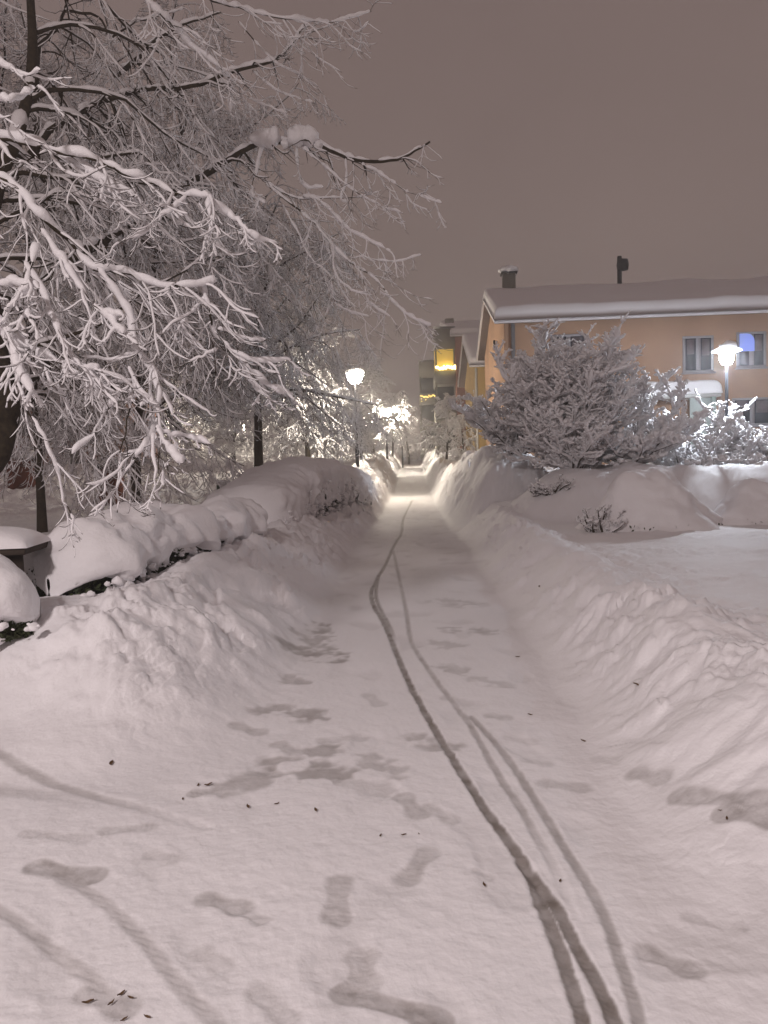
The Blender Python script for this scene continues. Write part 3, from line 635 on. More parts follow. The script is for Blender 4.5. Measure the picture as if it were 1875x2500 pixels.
make_shrub('snowy_bush', at(1800, 18.9), 2.0, 2.4, 'bright white bush lit from above at the foot of the cold white lamp', 24, 16, (9, 6, 4), 0.032, 0.0, 700, (0.025, 0.06))
make_shrub('snowy_bush', at(1905, 18.0), 2.2, 2.6, 'bright snowy bush cut by the right edge, beside the cold white lamp', 25, 16, (9, 6, 4), 0.032, 0.0, 700, (0.025, 0.06))

# ------------------------------------------------------------------ hedges under snow
def leaf_cloud(mb, C, size, r):
    n = len(C); a = r.normal(0, 1, (n, 3)); a /= np.linalg.norm(a, axis=1, keepdims=True)
    b = np.cross(a, r.normal(0, 1, (n, 3))); b /= np.linalg.norm(b, axis=1, keepdims=True)
    s = size*r.uniform(0.6, 1.4, (n, 1))
    V = np.stack([C-a*s, C+b*s*0.5, C+a*s, C-b*s*0.5], 1).reshape(-1, 3)
    mb.add(V, np.arange(n*4).reshape(n, 4))
def make_hedge(line, label, seed, width=0.5, lump=0.10, skirt=(0.35, 0.25), leaves=16000, rise=1.0):
    """line: (x, y, ground z, top z) control points; snow cap mesh over clipped foliage"""
    r = np.random.default_rng(seed)
    o3 = np.array([line[0][0], line[0][1], line[0][2]])
    root = thing('hedge', o3, label, 'hedge')
    Lp = smooth_line(np.array(line, float), 12); n0 = len(Lp)
    seglen = np.r_[0, np.cumsum(np.hypot(np.diff(Lp[:, 0]), np.diff(Lp[:, 1])))]; n = int(seglen[-1]/0.045)+8
    T = np.linspace(0, seglen[-1], n); Q = np.stack([np.interp(T, seglen, Lp[:, c]) for c in range(4)], -1)
    tg = np.gradient(Q[:, :2], axis=0); tg /= np.linalg.norm(tg, axis=1, keepdims=True); nm = np.stack([tg[:, 1], -tg[:, 0]], -1)
    m = 72; a = np.linspace(-1, 1, m)                 # across: -1 = left foot, 1 = right foot (path side)
    e = np.minimum(1, np.minimum(T, T[-1]-T)/0.45); e = np.sqrt(np.clip(1-(1-e)**2, 0.0, 1))
    A, I = np.meshgrid(a, np.arange(n))
    up = np.clip((np.abs(A)-0.55)/0.45, 0, 1)          # share of the section spent on the hanging skirt
    ang = np.clip(np.abs(A)/0.55, 0, 1)*math.pi/2
    wv = (width*(1+0.25*noise3(np.stack([T*0.8, T*0+seed, T*0], -1), 3)))[:, None]
    hcap = 0.36
    X = np.sign(A)*np.sin(ang)**0.85*wv*(1+0.0*up)
    topz = Q[:, 3][:, None]
    Z = topz - hcap*(1-np.cos(ang)**0.8)
    hang = skirt[0] + skirt[1]*1.6*noise3(np.stack([T[:, None]*2.6+0*A, np.sign(A)*3+seed, 0*A], -1), 5) + 0.10*noise3(np.stack([T[:, None]*8+0*A, np.sign(A)*3, 0*A], -1), 6)
    Z = Z - up*np.clip(hang, 0.04, 1.2)
    X = X - np.sign(A)*up**2*0.05
    wx = Q[:, 0][:, None]+nm[:, 0][:, None]*X*e[:, None]; wy = Q[:, 1][:, None]+nm[:, 1][:, None]*X*e[:, None]
    g = Q[:, 2][:, None]
    Z = g + (Z-g)*(0.35+0.65*e[:, None])
    V = np.stack([wx, wy, Z], -1)
    d1 = fbm(V*1.7, 4, seed+2, 0.5); d2 = 0.30-np.abs(noise3(V*4.3, seed+9))
    nrm = np.stack([nm[:, 0][:, None]*np.sign(A)*np.sin(ang), nm[:, 1][:, None]*np.sign(A)*np.sin(ang), np.cos(ang)], -1)
    sm = 0.35+0.65*np.clip(np.abs(A)/0.5, 0, 1)
    V = V + nrm*(lump*d1*(0.6+0.4*sm)+0.07*d2*sm*(np.abs(A) > 0.2))[..., None]
    V = V + nrm*((0.04*up+0.014)*fbm(V*8, 3, seed+4) - 0.10*np.clip(up*2, 0, 1)*sstep(0.05, 0.3, noise3(V*3.1, seed+6)))[..., None]
    idx = np.arange(n*m).reshape(n, m)
    f = np.stack([idx[:-1, :-1], idx[:-1, 1:], idx[1:, 1:], idx[1:, :-1]], -1).reshape(-1, 4)
    S_ = MB(); S_.add(V.reshape(-1, 3)-o3, f)
    # clots of snow caught on the flanks and at the foot
    kN = int(seglen[-1]*(95 if seglen[-1] > 2 else 25)); ti = r.integers(0, n, kN); sd = np.where(r.random(kN) < 0.75, 1.0, -1.0)
    hz = r.random(kN)**1.3
    off = sd*width*(0.86+0.12*r.random(kN))
    c = np.stack([Q[ti, 0]+nm[ti, 0]*off, Q[ti, 1]+nm[ti, 1]*off, Q[ti, 2]+0.02+hz*(Q[ti, 3]-Q[ti, 2]-0.45)], -1)
    blobs(S_, c-o3, 0.010+0.045*r.random(kN)**2.2, seed, 0.7, 12, 8)
    S_.build('snow_cap', M_snow, root, True)
    # foliage
    Lf = MB(); ti = r.integers(2, n-2, leaves); ww = r.uniform(-1, 1, leaves); ww = np.sign(ww)*np.abs(ww)**0.5
    hz = r.random(leaves)
    c = np.stack([Q[ti, 0]+nm[ti, 0]*ww*width*0.86*e[ti], Q[ti, 1]+nm[ti, 1]*ww*width*0.86*e[ti], Q[ti, 2]-0.05+hz*(Q[ti, 3]-Q[ti, 2]-0.22)*(0.4+0.6*e[ti])], -1)
    leaf_cloud(Lf, c-o3, 0.030, r); Lf.build('foliage', M_leaf, root)
    if True: return root
    Br = MB(); nb = int(seglen[-1]*40); ti = r.integers(2, n-2, nb)
    st = np.stack([Q[ti, 0]+nm[ti, 0]*r.uniform(-.6, .6, nb)*width, Q[ti, 1]+nm[ti, 1]*r.uniform(-.6, .6, nb)*width, Q[ti, 2]-0.1], -1)-o3
    p = grow(st, r.normal(0, .25, (nb, 3))+np.array([0, 0, 1.0]), np.maximum(0.2, (Q[ti, 3]-Q[ti, 2])*0.75), 7, 0, 0.1, r=r)
    tubes(Br, p, np.linspace(.011, .004, 7)[None]*np.ones((nb, 1)), 4)
    Br.build('branches', M_bark, root)
    return root
def hl(px, d, top_py):
    """hedge control point: pixel column, depth, pixel row of the top of the snow"""
    p = P(px, top_py, d); return (p[0], p[1], Hs(p[0], p[1])-0.02, p[2])
make_hedge([hl(112, 6.2, 1312), hl(150, 6.35, 1288), hl(240, 6.9, 1262), hl(350, 7.7, 1240), hl(440, 8.6, 1236), hl(520, 9.6, 1232), hl(580, 10.6, 1222)],
           'waist high hedge under a thick rounded quilt of snow', 5, 0.48, 0.17, (0.13, 0.42))
make_hedge([hl(585, 12.4, 1195), hl(640, 13.6, 1165), hl(695, 15.0, 1128), hl(745, 17.0, 1118), hl(800, 19.5, 1132), hl(850, 22.5, 1150)],
           'far taller hedge hidden by a smooth dome of snow, dark gap below', 6, 0.75, 0.06, (0.55, 0.22))
make_shrub('snowy_bush', at(1345, 15.2), 0.42, 0.9, 'low brown scrap of bush poking out of the snow bank left of the tallest bush', 34, 22, (8, 5, 3), 0.007, 0.0, 60, (0.01, 0.03), 0, 0.005)
make_hedge([hl(-140, 5.0, 1362), hl(-20, 5.1, 1345), hl(92, 5.2, 1352)], 'single clipped dark green bush under a tall snow cap at the left edge', 9, 0.33, 0.07, (0.20, 0.14), 5500)

def mound(px, py_base, d, w, dp, h, label, seed, cutpx=None):
    """a bush wholly buried in snow"""
    p = P(px, py_base, d); g = Hs(p[0], p[1])
    root = thing('snowy_bush', (p[0], p[1], g), label, 'bush')
    nu, nv = 90, 40
    th = np.linspace(0, 2*math.pi, nu, endpoint=False); v = np.linspace(0, 1, nv)
    TH, VV = np.meshgrid(th, v)
    rad = VV**0.8*1.25; zz = (0.5+0.5*np.cos(np.clip(VV*1.05, 0, 1)*math.pi))**0.75
    V = np.stack([np.cos(TH)*rad*w/2, np.sin(TH)*rad*dp/2, zz*h-0.08], -1)
    V = V*(1+0.20*fbm(V*1.1+seed, 4, seed))[..., None]
    idx = np.arange(nu*nv).reshape(nv, nu); f = np.stack([idx[:-1], idx[1:], np.roll(idx[1:], -1, 1), np.roll(idx[:-1], -1, 1)], -1).reshape(-1, 4)
    mesh_obj('snow_cap', V.reshape(-1, 3), f, M_snow, root)
    r = np.random.default_rng(seed); n = 260; a = r.uniform(0, 2*math.pi, n); q = r.uniform(0.75, 1.0, n)
    c = np.stack([np.cos(a)*q*w/2, np.sin(a)*q*dp/2, r.uniform(-0.1, 0.10, n)*h], -1)
    mb = MB(); leaf_cloud(mb, c, 0.028, r); mb.build('foliage', M_leaf, root)
mound(1590, 1285, 12.9, 2.3, 1.8, 1.02, 'large snow buried bush in the open snow on the right, rounded like an igloo', 31)
mound(1860, 1262, 13.3, 1.9, 1.6, 0.78, 'smaller snow buried bush at the right edge beside the igloo shaped one', 32)
make_shrub('snowy_bush', at(1462, 12.3), 0.50, 0.40, 'little dark twiggy bush poking out of the snow left of the igloo shaped mound', 33, 14, (7, 5, 3), 0.007, 0.12, 60, (0.01, 0.03), 0, 0.004)

# ------------------------------------------------------------------ lamps
def lamp_post(px, py, d, label, kind, watts, ptop=None):
    hp = P(px, py, d); g = Hs(hp[0], hp[1]); h = hp[2]-g
    root = thing('street_lamp', (hp[0], hp[1], g), label, 'street lamp', 0, 'lamps along the footpath' if kind != 'hood' else None)
    MB().lathe([(0.075, -0.2), (0.075, 0.9), (0.06, 0.95), (0.045, 1.0), (0.036, h-0.30), (0.0, h-0.29)], 14).build('post', M_metal, root, True)
    if kind == 'hood':
        c = (0.84, 0.91, 1.0); M1 = lamp_mat('lamp_glass', c, watts/(math.pi*0.30))
        g1 = MB().lathe([(0.0, h-0.30), (0.10, h-0.29), (0.145, h-0.22), (0.16, h-0.10), (0.165, h+0.02)], 24).build('glass_bowl', M1, root, True)
        g2 = MB().lathe([(0.165, h-0.01), (0.34, h+0.0), (0.34, h+0.025), (0.20, h+0.09), (0.06, h+0.14), (0.0, h+0.15)], 28).build('shade', mat('white_lamp_shade', (0.85, 0.87, 0.9), 0.5, 0.3, emit=(0.85, 0.92, 1.0), emit_s=3.0), root, True)
        sn = MB(); blobs(sn, [(0, 0, h+0.13)], [0.22], 3, 0.45, 20, 12); sn.build('snow_cap', M_snow, root, True)
        lz = -0.50
    else:
        c = (1.0, 0.89, 0.72) if kind == 'warm' else (0.9, 0.97, 0.93); M1 = lamp_mat('lamp_glass', c, watts/(math.pi*0.62))
        g1 = MB().lathe([(0.0, h-0.34), (0.16, h-0.33), (0.26, h-0.18), (0.32, h-0.02), (0.33, h+0.06)], 24).build('glass_bowl', M1, root, True)
        MB().lathe([(0.33, h+0.06), (0.39, h+0.07), (0.36, h+0.15), (0.18, h+0.26), (0.0, h+0.28)], 28).build('shade', lamp_mat('lit_shade', c, 3.0), root, True)
        sn = MB(); blobs(sn, [(0.02, 0, h+0.22)], [0.26], 4, 0.6, 20, 12); sn.build('snow_cap', M_snow, root, True)
        lz = -0.62
    return root
lamp_post(866, 915, 30, 'nearest warm footpath lamp, its tall dark post bare against lit snowy trees', 'warm', 760)
lamp_post(942, 1002, 49, 'second warm footpath lamp, half swallowed by a brightly lit snowy tree', 'warm', 1100)
lamp_post(980, 1022, 64, 'small third footpath lamp just right of the second one', 'warm', 800)
lamp_post(1047, 1060, 95, 'tiny farthest footpath lamp right of the path, low against the trees', 'far', 150)
lamp_post(1774, 858, 18.3, 'cold white hooded lamp in front of the upstairs windows of the orange house', 'hood', 800)
lamp_post(330, 1045, 66, 'street lamp on the far lit street, screened by trees', 'warm', 7000)['group'] = 'lamps on the far street'
lamp_post(600, 1040, 70, 'street lamp on the far lit street near the weeping tree trunk', 'warm', 6000)['group'] = 'lamps on the far street'

# ------------------------------------------------------------------ buildings
DIR = np.array([0.0415, 1.0]); DIR /= np.linalg.norm(DIR)
def frame_at(x, y, z=0.0, along=DIR):
    """local axes: +X to the right across the path, +Y away along the path"""
    yx = np.array([along[0], along[1], 0]); xx = np.array([along[1], -along[0], 0])
    return math.atan2(-along[0], along[1])
def gable_house(root, W, D, eave, ridge, wallm, snow=0.34, over=0.35, z0=-0.5):
    """W along local X, D along local Y; the ridge runs along X, gables at x = 0 and x = W"""
    w = MB()
    w.quad((0, 0, z0), (W, 0, z0), (W, 0, eave), (0, 0, eave)); w.quad((W, D, z0), (0, D, z0), (0, D, eave), (W, D, eave))
    for x, s in ((0, 1), (W, -1)):
        a = [(x, D, z0), (x, 0, z0), (x, 0, eave), (x, D, eave)]; w.quad(*(a if s > 0 else a[::-1]))
        b = [(x, 0, eave), (x, D/2, ridge), (x, D/2, ridge), (x, D, eave)]
        w.v.append(np.array([(x, 0, eave), (x, D/2, ridge), (x, D, eave), (x, D/2, eave)], float)); w.f.append(np.array([(0, 1, 2, 3)])+w.n); w.n += 4
    w.build('wall', wallm, root)
    sl = (ridge-eave)/(D/2)
    def slab(y0, z0_, y1, z1, th0, th1, x0, x1, n=1):
        mb = MB(); return mb
    r_ = MB()
    for y0, y1 in ((-over, D/2), (D+over, D/2)):
        za = eave-over*sl; zb = ridge
        V = [(-over, y0, za+.02), (W+over, y0, za+.02), (W+over, y1, zb+.02), (-over, y1, zb+.02), (-over, y0, za+.14), (W+over, y0, za+.14), (W+over, y1, zb+.14), (-over, y1, zb+.14)]
        f = [(0, 1, 5, 4), (1, 2, 6, 5), (2, 3, 7, 6), (3, 0, 4, 7), (4, 5, 6, 7), (3, 2, 1, 0)]
        r_.add(V, f)
    ro = r_.build('roof', M_roof, root)
    # snow blanket: grid with soft uneven edge
    nx, ny = int(W/0.25)+8, 44
    ed_ = np.array([0, .015, .04, .08, .14])
    xs = np.linspace(-over-0.06, W+over+0.06, nx-8); xs = np.r_[xs[0]+ed_, xs[1:-1], xs[-1]-ed_[::-1]]
    ys = np.linspace(-over-0.08, D+over+0.08, ny-8); ys = np.r_[ys[0]+ed_, ys[1:-1], ys[-1]-ed_[::-1]]
    XX, YY = np.meshgrid(xs, ys)
    base = eave+sl*(D/2-np.abs(YY-D/2))+0.145
    edge = np.minimum.reduce([XX-xs[0], xs[-1]-XX, YY-ys[0], ys[-1]-YY]); th = snow*np.clip(edge/0.14, 0, 1)**0.28*(1+0.18*fbm(np.stack([XX*0.5, YY*0.5, XX*0], -1), 3, 70))
    n = nx*ny; top = np.stack([XX, YY, base+th], -1).reshape(-1, 3); bot = np.stack([XX, YY, base-0.10*(edge < 0.12)], -1).reshape(-1, 3)
    idx = np.arange(n).reshape(ny, nx); q = np.stack([idx[:-1, :-1], idx[:-1, 1:], idx[1:, 1:], idx[1:, :-1]], -1).reshape(-1, 4)
    ring = np.r_[idx[0, :], idx[1:, -1], idx[-1, -2::-1], idx[-2:0:-1, 0]]; rn = np.roll(ring, -1)
    sk = np.stack([ring, ring+n, rn+n, rn], -1)
    mesh_obj('snow_cover', np.concatenate([top, bot]), np.concatenate([q, q[:, ::-1]+n, sk[:, ::-1]]), M_snow_far, ro)
    return sl

def window(parent, x, z, w, h, y=-0.02, lit=None):
    """double casement on the front wall (facing -Y)"""
    fr = MB(); t = 0.07
    fr.box(x-t, x+w+t, y-0.05, y+0.03, z-t, z).box(x-t, x+w+t, y-0.05, y+0.03, z+h, z+h+t)
    fr.box(x-t, x, y-0.049, y+0.03, z, z+h).box(x+w, x+w+t, y-0.049, y+0.03, z, z+h).box(x+w/2-0.07, x+w/2+0.07, y-0.047, y+0.03, z, z+h)
    fr.box(x-t-.04, x+w+t+.04, y-0.12, y+0.02, z-t-0.05, z-t-0.002)
    f = fr.build('window', M_frame, parent)
    g = MB().box(x, x+w/2-.07, y-0.02, y+0.01, z, z+h); g.box(x+w/2+.07, x+w, y-0.02, y+0.01, z, z+h); g.build('pane', M_glass, f)
    MB().box(x+0.05, x+w/2-.12, y-0.026, y-0.021, z+h*0.50, z+h*0.97).build('curtain', M_curtain, f); MB().box(x+w/2+.12, x+w-.05, y-0.026, y-0.021, z+h*0.45, z+h*0.97).build('curtain', M_curtain, f)
    if lit:
        bl = MB(); th_ = np.linspace(0, math.pi/2, 8); xr, zt = x+w*0.60, z+h*1.02
        o_ = [(x+0.0, z+h*.45), (xr, z+h*.45)]+[(xr-.25+.25*math.cos(t), zt-.25+.25*math.sin(t)) for t in th_]+[(x, zt)]
        n_ = len(o_); bl.add([(a, y-0.085, b) for a, b in o_]+[(a, y-0.052, b) for a, b in o_], [(i, (i+1) % n_, n_+(i+1) % n_, n_+i) for i in range(n_)]+[(0, 1, i, i+1) if i+1 < n_ else (0, 1, i, i) for i in range(2, n_-1, 1)])
        bl.build('lit_blind', M_bluelit, f)
    return f

# the orange house: near corner under its eave at photo (1228,788), 25 m off
c0 = P(1230, 788, 25.0)
house = thing('row_house', (c0[0], c0[1], 0), 'long two storey orange rendered house with thick snow on its roof, on the right', 'house', -math.atan2(0.060, 1.0))
EAVE = c0[2]; gz = 0.0
gable_house(house, 30.0, 8.6, EAVE, EAVE+1.5, M_ochre, snow=0.42, over=0.28)
hm = house.matrix_basis
def on_house(px, py, ylocal=0.0, root=house):
    """where the view ray through a photo pixel meets the plane y = ylocal of the house"""
    v = CR @ np.array([(px-937.5)/F, -(py-1250.0)/F, -1.0]); a = root.rotation_euler[2]
    n = np.array([-math.sin(a), math.cos(a)]); o = np.array(root.location[:2])
    t = ((o-CAM[:2])@n+ylocal)/(v[:2]@n); p = CAM+v*t
    ex = np.array([math.cos(a), math.sin(a)]); return float((p[:2]-o)@ex), float(p[2]-root.location[2])
xa, za = on_house(1672, 905); xb, zb = on_house(1735, 825)
window(house, xa, za, xb-xa, zb-za)
xa, za = on_house(1803, 893); xb, zb = on_house(1863, 815)
window(house, xa, za, xb-xa, zb-za, lit=True)
for k in (1, 2): window(house, xa+4.2*k, za, xb-xa, zb-za)
xa, za = on_house(1350, 930)
window(house, xa, za+0.25, 1.0, 1.15)
xa, za = on_house(1792, 1020); window(house, xa, za-0.2, 1.1, 0.75)
MB().box(0.22, 0.34, -0.14, -0.03, -0.4, EAVE-0.05).build('downpipe', mat('grey_downpipe', (0.16, 0.16, 0.17), 0.5, 0.4), house, bevel=0.02)
MB().box(-0.06, -0.005, 3.3, 3.5, EAVE-0.4, EAVE-0.05).build('vent', M_dark, house)
cx, cz = on_house(1242, 690, 4.3)
ch = MB().box(cx-.23, cx+.23, 4.05, 4.5, EAVE+1.2, cz+0.30).build('chimney', M_grey, house)
MB().box(cx-.30, cx+.30, 3.98, 4.57, cz+0.30, cz+0.35).build('cap', M_dark, ch)
sb = MB(); blobs(sb, [(cx, 4.28, cz+0.42)], [0.36], 9, 0.40, 18, 10); sb.build('snow_cap', M_snow_far, ch, True)
vx, vz = on_house(1512, 676, 4.3)
vt = MB().box(vx-.07, vx+.07, 4.2, 4.34, EAVE+1.2, vz+0.75).build('vent_pipe', M_dark, house)
MB().lathe([(0.0, 0.22), (0.20, 0.24), (0.23, 0.42), (0.20, 0.62), (0.0, 0.66)], 12, (vx+0.12, 4.27, vz)).build('cowl', M_dark, vt, True)

# porch roof with its pillow of snow
xa, za = on_house(1560, 966, -1.3); xb, zb = on_house(1766, 922, -1.3)
porch = thing('porch', (float(c0[0]), float(c0[1]), 0), 'entrance porch of the orange house with a thick pillow of snow on its flat roof', 'porch', house.rotation_euler[2])
MB().box(xa+.04, xb-.06, -1.30, -0.02, za-0.10, za).build('roof', M_white, porch)
sm_ = MB(); nx, ny = 60, 24
U, Wv = np.meshgrid(np.linspace(-1, 1, nx), np.linspace(-1, 1, ny))
ed = np.clip(1-np.abs(U)**14, 0, 1)**0.35*np.clip(1-np.abs(Wv)**8, 0, 1)**0.35
X_ = (xa+xb)/2+U*(xb-xa)/2; Y_ = -0.68+Wv*0.64
Zt = za+0.004+ed*(zb-za-0.03)*(1+0.05*fbm(np.stack([X_*2, Y_*2, X_*0], -1), 3, 4)); Zb = np.full_like(Zt, za+0.003)
idx = np.arange(nx*ny).reshape(ny, nx); q = np.stack([idx[:-1, :-1], idx[:-1, 1:], idx[1:, 1:], idx[1:, :-1]], -1).reshape(-1, 4)
sm_.add(np.stack([X_, Y_, Zt], -1).reshape(-1, 3), q); sm_.build('snow_cover', M_snow_far, porch, True)
for xx in (xa+0.15, xb-0.30): MB().box(xx, xx+0.12, -1.22, -1.10, -0.2, za-0.10).build('post', mat('pale_green_post', (0.35, 0.42, 0.38), 0.6, 0.2), porch)
MB().box(xb-0.95, xb-0.32, -1.15, -1.12, 1.2, za-0.12).build('side_panel', mat('frosted_panel', (0.45, 0.5, 0.48), 0.4, 0.4), porch)

# second house behind, same row, seen as a narrow yellow gable
c1 = P(1166, 892, 36.0)
h2 = thing('row_house', (c1[0], c1[1], 0), 'narrow yellow gable end of the next house, squeezed behind the orange house', 'house', -math.atan2(0.0415, 1.0))
gable_house(h2, 14.0, 9.0, c1[2], c1[2]+1.75, mat('yellow_render', (0.45, 0.31, 0.13), 0.9, 0.1, vary=0.1, scale=1.0))
MB().box(-0.12, -0.02, 0.10, 0.20, -0.3, c1[2]-0.1).build('downpipe', M_white, h2)

# tall block with balconies beyond it
c2 = P(1112, 822, 60.0)
blk = thing('apartment_block', (c2[0], c2[1], 0), 'red brown apartment block beyond the houses with stacked balconies and warm fairy lights', 'apartment block', -math.atan2(0.030, 1.0))
e2 = c2[2]
gable_house(blk, 14.0, 34.0, e2, e2+3.6, M_red, 0.5)
def balcony_stack(x0, x1, y0, y1, top, lights):
    st = MB(); st.box(x0, x1, y0, y1, top-1.55, top)                        # closed top storey
    st.box(x0+.02, x0+.14, y0+.02, y0+.14, -1, top-1.55).box(x1-.14, x1-.02, y0+.02, y0+.14, -1, top-1.55)
    st.build('balcony_tower', M_grey, blk)
    z = top-1.55; k = 0
    while z > 1:
        b = MB().box(x0-.02, x1, y0-.02, y1, z-2.85, z-2.70).box(x0-.02, x1, y0-.03, y0+.03, z-2.70, z-1.75).box(x0-.03, x0+.03, y0+.03, y1, z-2.70, z-1.75).build('balcony', M_grey, blk)
        MB().box(x0+.02, x1-.02, y0+1.5, y0+1.6, z-1.75, z-0.02).build('back_wall', M_yellow if (lights and k == 0) else M_dark, b)  # near-black colour stands in for the shade inside the balcony recess
        if lights and k == 0:
            MB().box(x0+.14, x1-.14, y0+.05, y0+.08, z-1.3, z-.05).build('lit_glazing', M_yellow, b)
            MB().box(x0+.02, x0+.06, y0+.14, y0+1.5, z-2.6, z-.05).build('lit_side_glazing', M_yellow, b)
        if (lights and k == 0) or (not lights and k == 0):
            r = np.random.default_rng(5); n = 26; fl = MB()
            c = np.stack([np.linspace(x0+0.1, x1+(0.15 if lights else -0.05), n), np.full(n, y0-.06), (z-1.50 if lights else z-2.05)+r.uniform(-.10, .10, n)], -1)
            blobs(fl, c, np.full(n, 0.10 if lights else 0.06), 2, 1, 8, 5); fl.build('fairy_lights', M_fairy if lights else M_fairy_dim, b)
            if not lights:
                for dx, dz in ((0, 0), (0.02, .25), (.45, .1)):
                    fl2 = MB(); blobs(fl2, [(x0+.15+dx, y0-.06, z-2.3-dz)], [.05], 1, 1, 8, 5); fl2.build('hanging_light', M_fairy_dim, b)
        z -= 2.85; k += 1
    s_ = MB(); U, Wv = np.meshgrid(np.linspace(x0-.05, x1+.05, 14), np.linspace(y0-.05, y1+.05, 14)); s_.add(np.stack([U, Wv, top+.18+0*U], -1).reshape(-1, 3), np.stack([np.arange(196).reshape(14, 14)[:-1, :-1], np.arange(196).reshape(14, 14)[:-1, 1:], np.arange(196).reshape(14, 14)[1:, 1:], np.arange(196).reshape(14, 14)[1:, :-1]], -1).reshape(-1, 4))
    s_.build('snow_cover', M_snow_far, blk)
bx0, bt = on_house(1060, 803, 0.6, blk); bx1, _ = on_house(1108, 803, 0.6, blk)
balcony_stack(bx0, -0.02, 0.6, 4.2, bt, True)
bx0, bt = on_house(1023, 883, 20.0, blk)
balcony_stack(bx0, -0.02, 20.0, 23.5, bt, False)
cxx, czz = on_house(1097, 790, 12, blk); MB().box(cxx-.4, cxx+.4, 11.6, 12.4, e2+0.8, czz+0.4).build('chimney', M_grey, blk)

# brick building dim behind the left trees
c3 = P(-260, 1150, 52)
bk = thing('brick_building', (c3[0], c3[1], 0), 'dim dark brick building hidden behind the trees on the left', 'building', 0.0)
gable_house(bk, 15.5, 9.0, 5.8, 8.2, M_red)
for k in range(4): window(bk, 1.5+3.4*k, 1.6, 1.2, 1.3); window(bk, 1.5+3.4*k, 4.1, 1.2, 1.2)

# ------------------------------------------------------------------ small things in the garden on the left
def shed(px, d, w, h, rz, label):
    b = at(px, d); o = thing('garden_shed', b, label, 'shed', rz)
    MB().box(-w/2, w/2, 0, w*0.9, -0.1, h*0.78).build('wall', M_red_wood, o)
    g = MB(); g.add([(-w/2, -.01, h*.78), (w/2, -.01, h*.78), (0, -.01, h), (-w/2, w*.91, h*.78), (w/2, w*.91, h*.78), (0, w*.91, h)], [(0, 1, 2, 2), (4, 3, 5, 5)]); 
    MB().box(-w*0.28, w*0.28, -0.035, -0.002, 0.0, h*0.66).build('door', mat('dark_red_door', (0.11, 0.035, 0.02), 0.8, 0.1, vary=0.2), o)
    r1 = MB(); t = w*0.6
    r1.add([(-t, -.12, h*.72), (0, -.12, h), (0, w, h), (-t, w, h*.72), (-t, -.12, h*.72+.05), (0, -.12, h+.05), (0, w, h+.05), (-t, w, h*.72+.05)], [(0, 1, 5, 4), (3, 2, 1, 0), (4, 5, 6, 7), (0, 4, 7, 3), (2, 3, 7, 6)])
    r1.add([(t, -.12, h*.72), (0, -.12, h), (0, w, h), (t, w, h*.72), (t, -.12, h*.72+.05), (0, -.12, h+.05), (0, w, h+.05), (t, w, h*.72+.05)], [(1, 0, 4, 5), (0, 1, 2, 3), (7, 6, 5, 4), (3, 7, 4, 0), (6, 7, 3, 2)])
    ro = r1.build('roof', M_dark, o)
    s = MB(); blobs(s, [(0, w*.45, h*.93)], [w*.62], 3, 0.32, 20, 10); s.build('snow_cover', M_snow_far, ro, True)
shed(262, 22, 0.62, 1.35, 0.0, 'little red brown wooden shed standing in the dim garden behind the hedge')
shed(52, 25, 0.8, 1.25, 0.3, 'second red brown shed, farther left beyond the slender dark trunk')
b = at(548, 17.5); cb = thing('utility_cabinet', b, 'small green utility cabinet with snow on top near the weeping tree', 'cabinet')
MB().box(-.15, .15, -.12, .12, -.1, .72).build('body', M_green, cb, bevel=0.01); MB().box(-.13, .13, -.127, -.121, .05, .66).build('door', M_green, cb)
s = MB(); blobs(s, [(0, 0, .76)], [.19], 2, 0.4, 16, 9); s.build('snow_cap', M_snow, cb, True)
# table at the left edge with its cushion of snow
p0 = P(40, 1332, 6.1); g0 = Hs(p0[0], p0[1])
tb = thing('garden_table', (p0[0]-0.25, p0[1], g0), 'dark wooden garden table with a cushion of snow, cut by the left edge', 'table', 0.12)
hz = p0[2]-g0
MB().box(-.6, .40, -.3, .3, hz-.05, hz).build('table_top', M_wood, tb, bevel=0.008)
for sx in (-.52, .08):
    for sy in (-.24, .20): MB().box(sx, sx+.06, sy, sy+.06, -.1, hz-.06).build('leg', M_wood, tb)
MB().box(-.54, .34, -.20, -.16, hz-.26, hz-.05).build('apron_shade_board', M_wood, tb)  # board deepened so its dark wood stands in for shade under the top
U, Wv = np.meshgrid(np.linspace(-1, 1, 50), np.linspace(-1, 1, 34)); ed = np.clip(1-np.abs(U)**3, 0, 1)**0.5*np.clip(1-np.abs(Wv)**4, 0, 1)**0.5
idx = np.arange(1700).reshape(34, 50); q = np.stack([idx[:-1, :-1], idx[:-1, 1:], idx[1:, 1:], idx[1:, :-1]], -1).reshape(-1, 4)
mesh_obj('snow_cap', np.stack([-.10+U*.52, Wv*.32, hz+.003+ed*.15], -1).reshape(-1, 3), q, M_snow, tb)

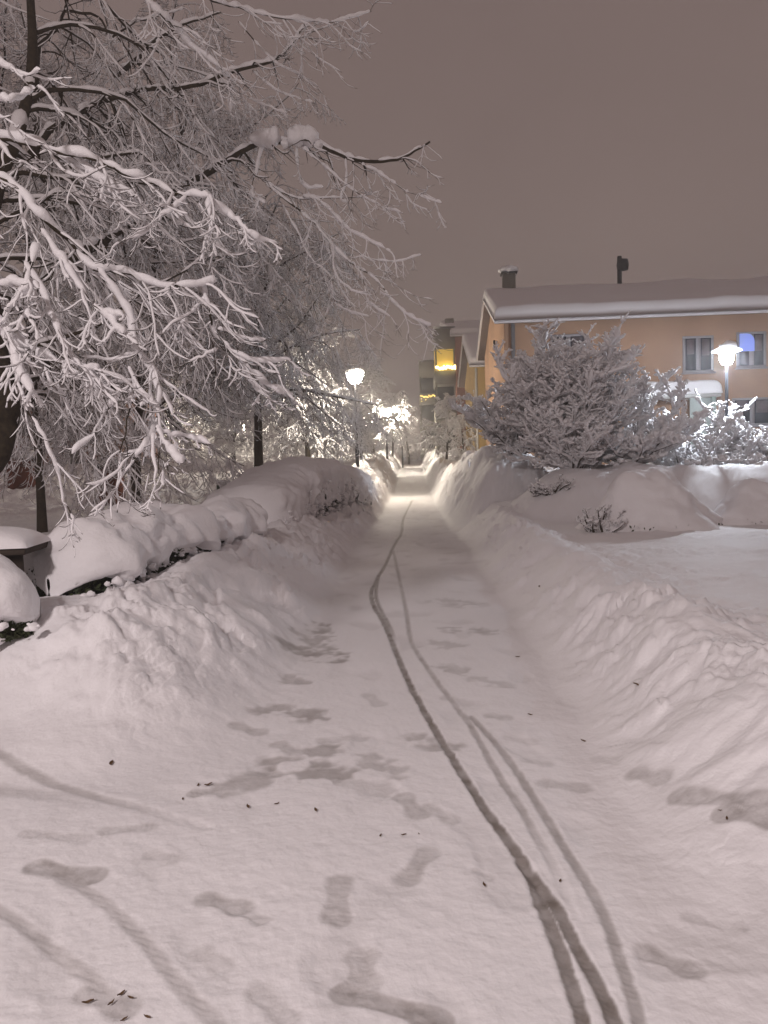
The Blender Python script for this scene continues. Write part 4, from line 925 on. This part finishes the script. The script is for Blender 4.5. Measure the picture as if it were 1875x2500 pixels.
# dead leaves and twigs on the snow
LV = [(240,1648,.030),(682,1752,.020),(536,1745,.022),(598,1738,.014),(450,1697,.022),(428,1698,.016),(822,1807,.013),(872,1805,.013),(1046,1914,.016),(1210,1905,.012),(190,2168,.026),(262,2150,.022),(282,2158,.018),(240,2170,.020),(318,2200,.020),(268,2205,.018),(1555,1695,.012),(1570,1700,.015),(1378,1478,.030),(1165,1268,.03),(1260,1602,.02),(1118,1420,.02),(1145,1545,.018),(395,1728,.014),(905,1803,.008)]
r = np.random.default_rng(2)
for i, (a, b_, s) in enumerate(LV):
    s *= 0.72 if i not in (16, 10, 11, 12, 13, 14, 15) else 0.5
    pz = 0.0
    for _ in range(6):
        g_ = G(a*K, b_*K, pz); pz = float(H(np.array([g_[0]]), np.array([g_[1]]))[0])
    n = 7; U, Wv = np.meshgrid(np.linspace(-1, 1, n), np.linspace(-1, 1, n)); wd = (1-np.abs(U)**1.6)*0.45*(1+0.2*np.sin(U*9))
    V = np.stack([U*s*1.3, Wv*wd*s, 0.35*s*(U**2)+0.30*s*Wv**2+0.006+0.1*s*np.sin(U*5+i)], -1).reshape(-1, 3)
    an = r.uniform(0, 6.28); V = V @ np.array([[math.cos(an), math.sin(an), 0], [-math.sin(an), math.cos(an), 0], [0, 0, 1]])
    idx = np.arange(n*n).reshape(n, n); q = np.stack([idx[:-1, :-1], idx[:-1, 1:], idx[1:, 1:], idx[1:, :-1]], -1).reshape(-1, 4)
    o = mesh_obj('dead_leaf', V, q, M_deadleaf); o.location = (g_[0], g_[1], pz-0.003)
    tag(o, 'small curled dark brown dead leaf lying on the snow', 'leaf', 'dead leaves scattered on the snow')

HAZE = 0.0055
if HAZE:
    hb = MB().box(-260, 260, -12, 330, -2.2, 18).build('haze', mat('haze_air', (1, 1, 1)), None); hm_ = hb.data.materials[0]; nt = hm_.node_tree; nt.nodes.clear()
    ou = nt.nodes.new('ShaderNodeOutputMaterial'); pv = nt.nodes.new('ShaderNodeVolumePrincipled'); pv.inputs['Density'].default_value = HAZE
    pv.inputs['Color'].default_value = (0.95, 0.93, 0.95, 1); pv.inputs['Anisotropy'].default_value = 0.2; nt.links.new(pv.outputs[0], ou.inputs['Volume'])
    tag(hb, 'thin snowy night haze', kind='stuff')
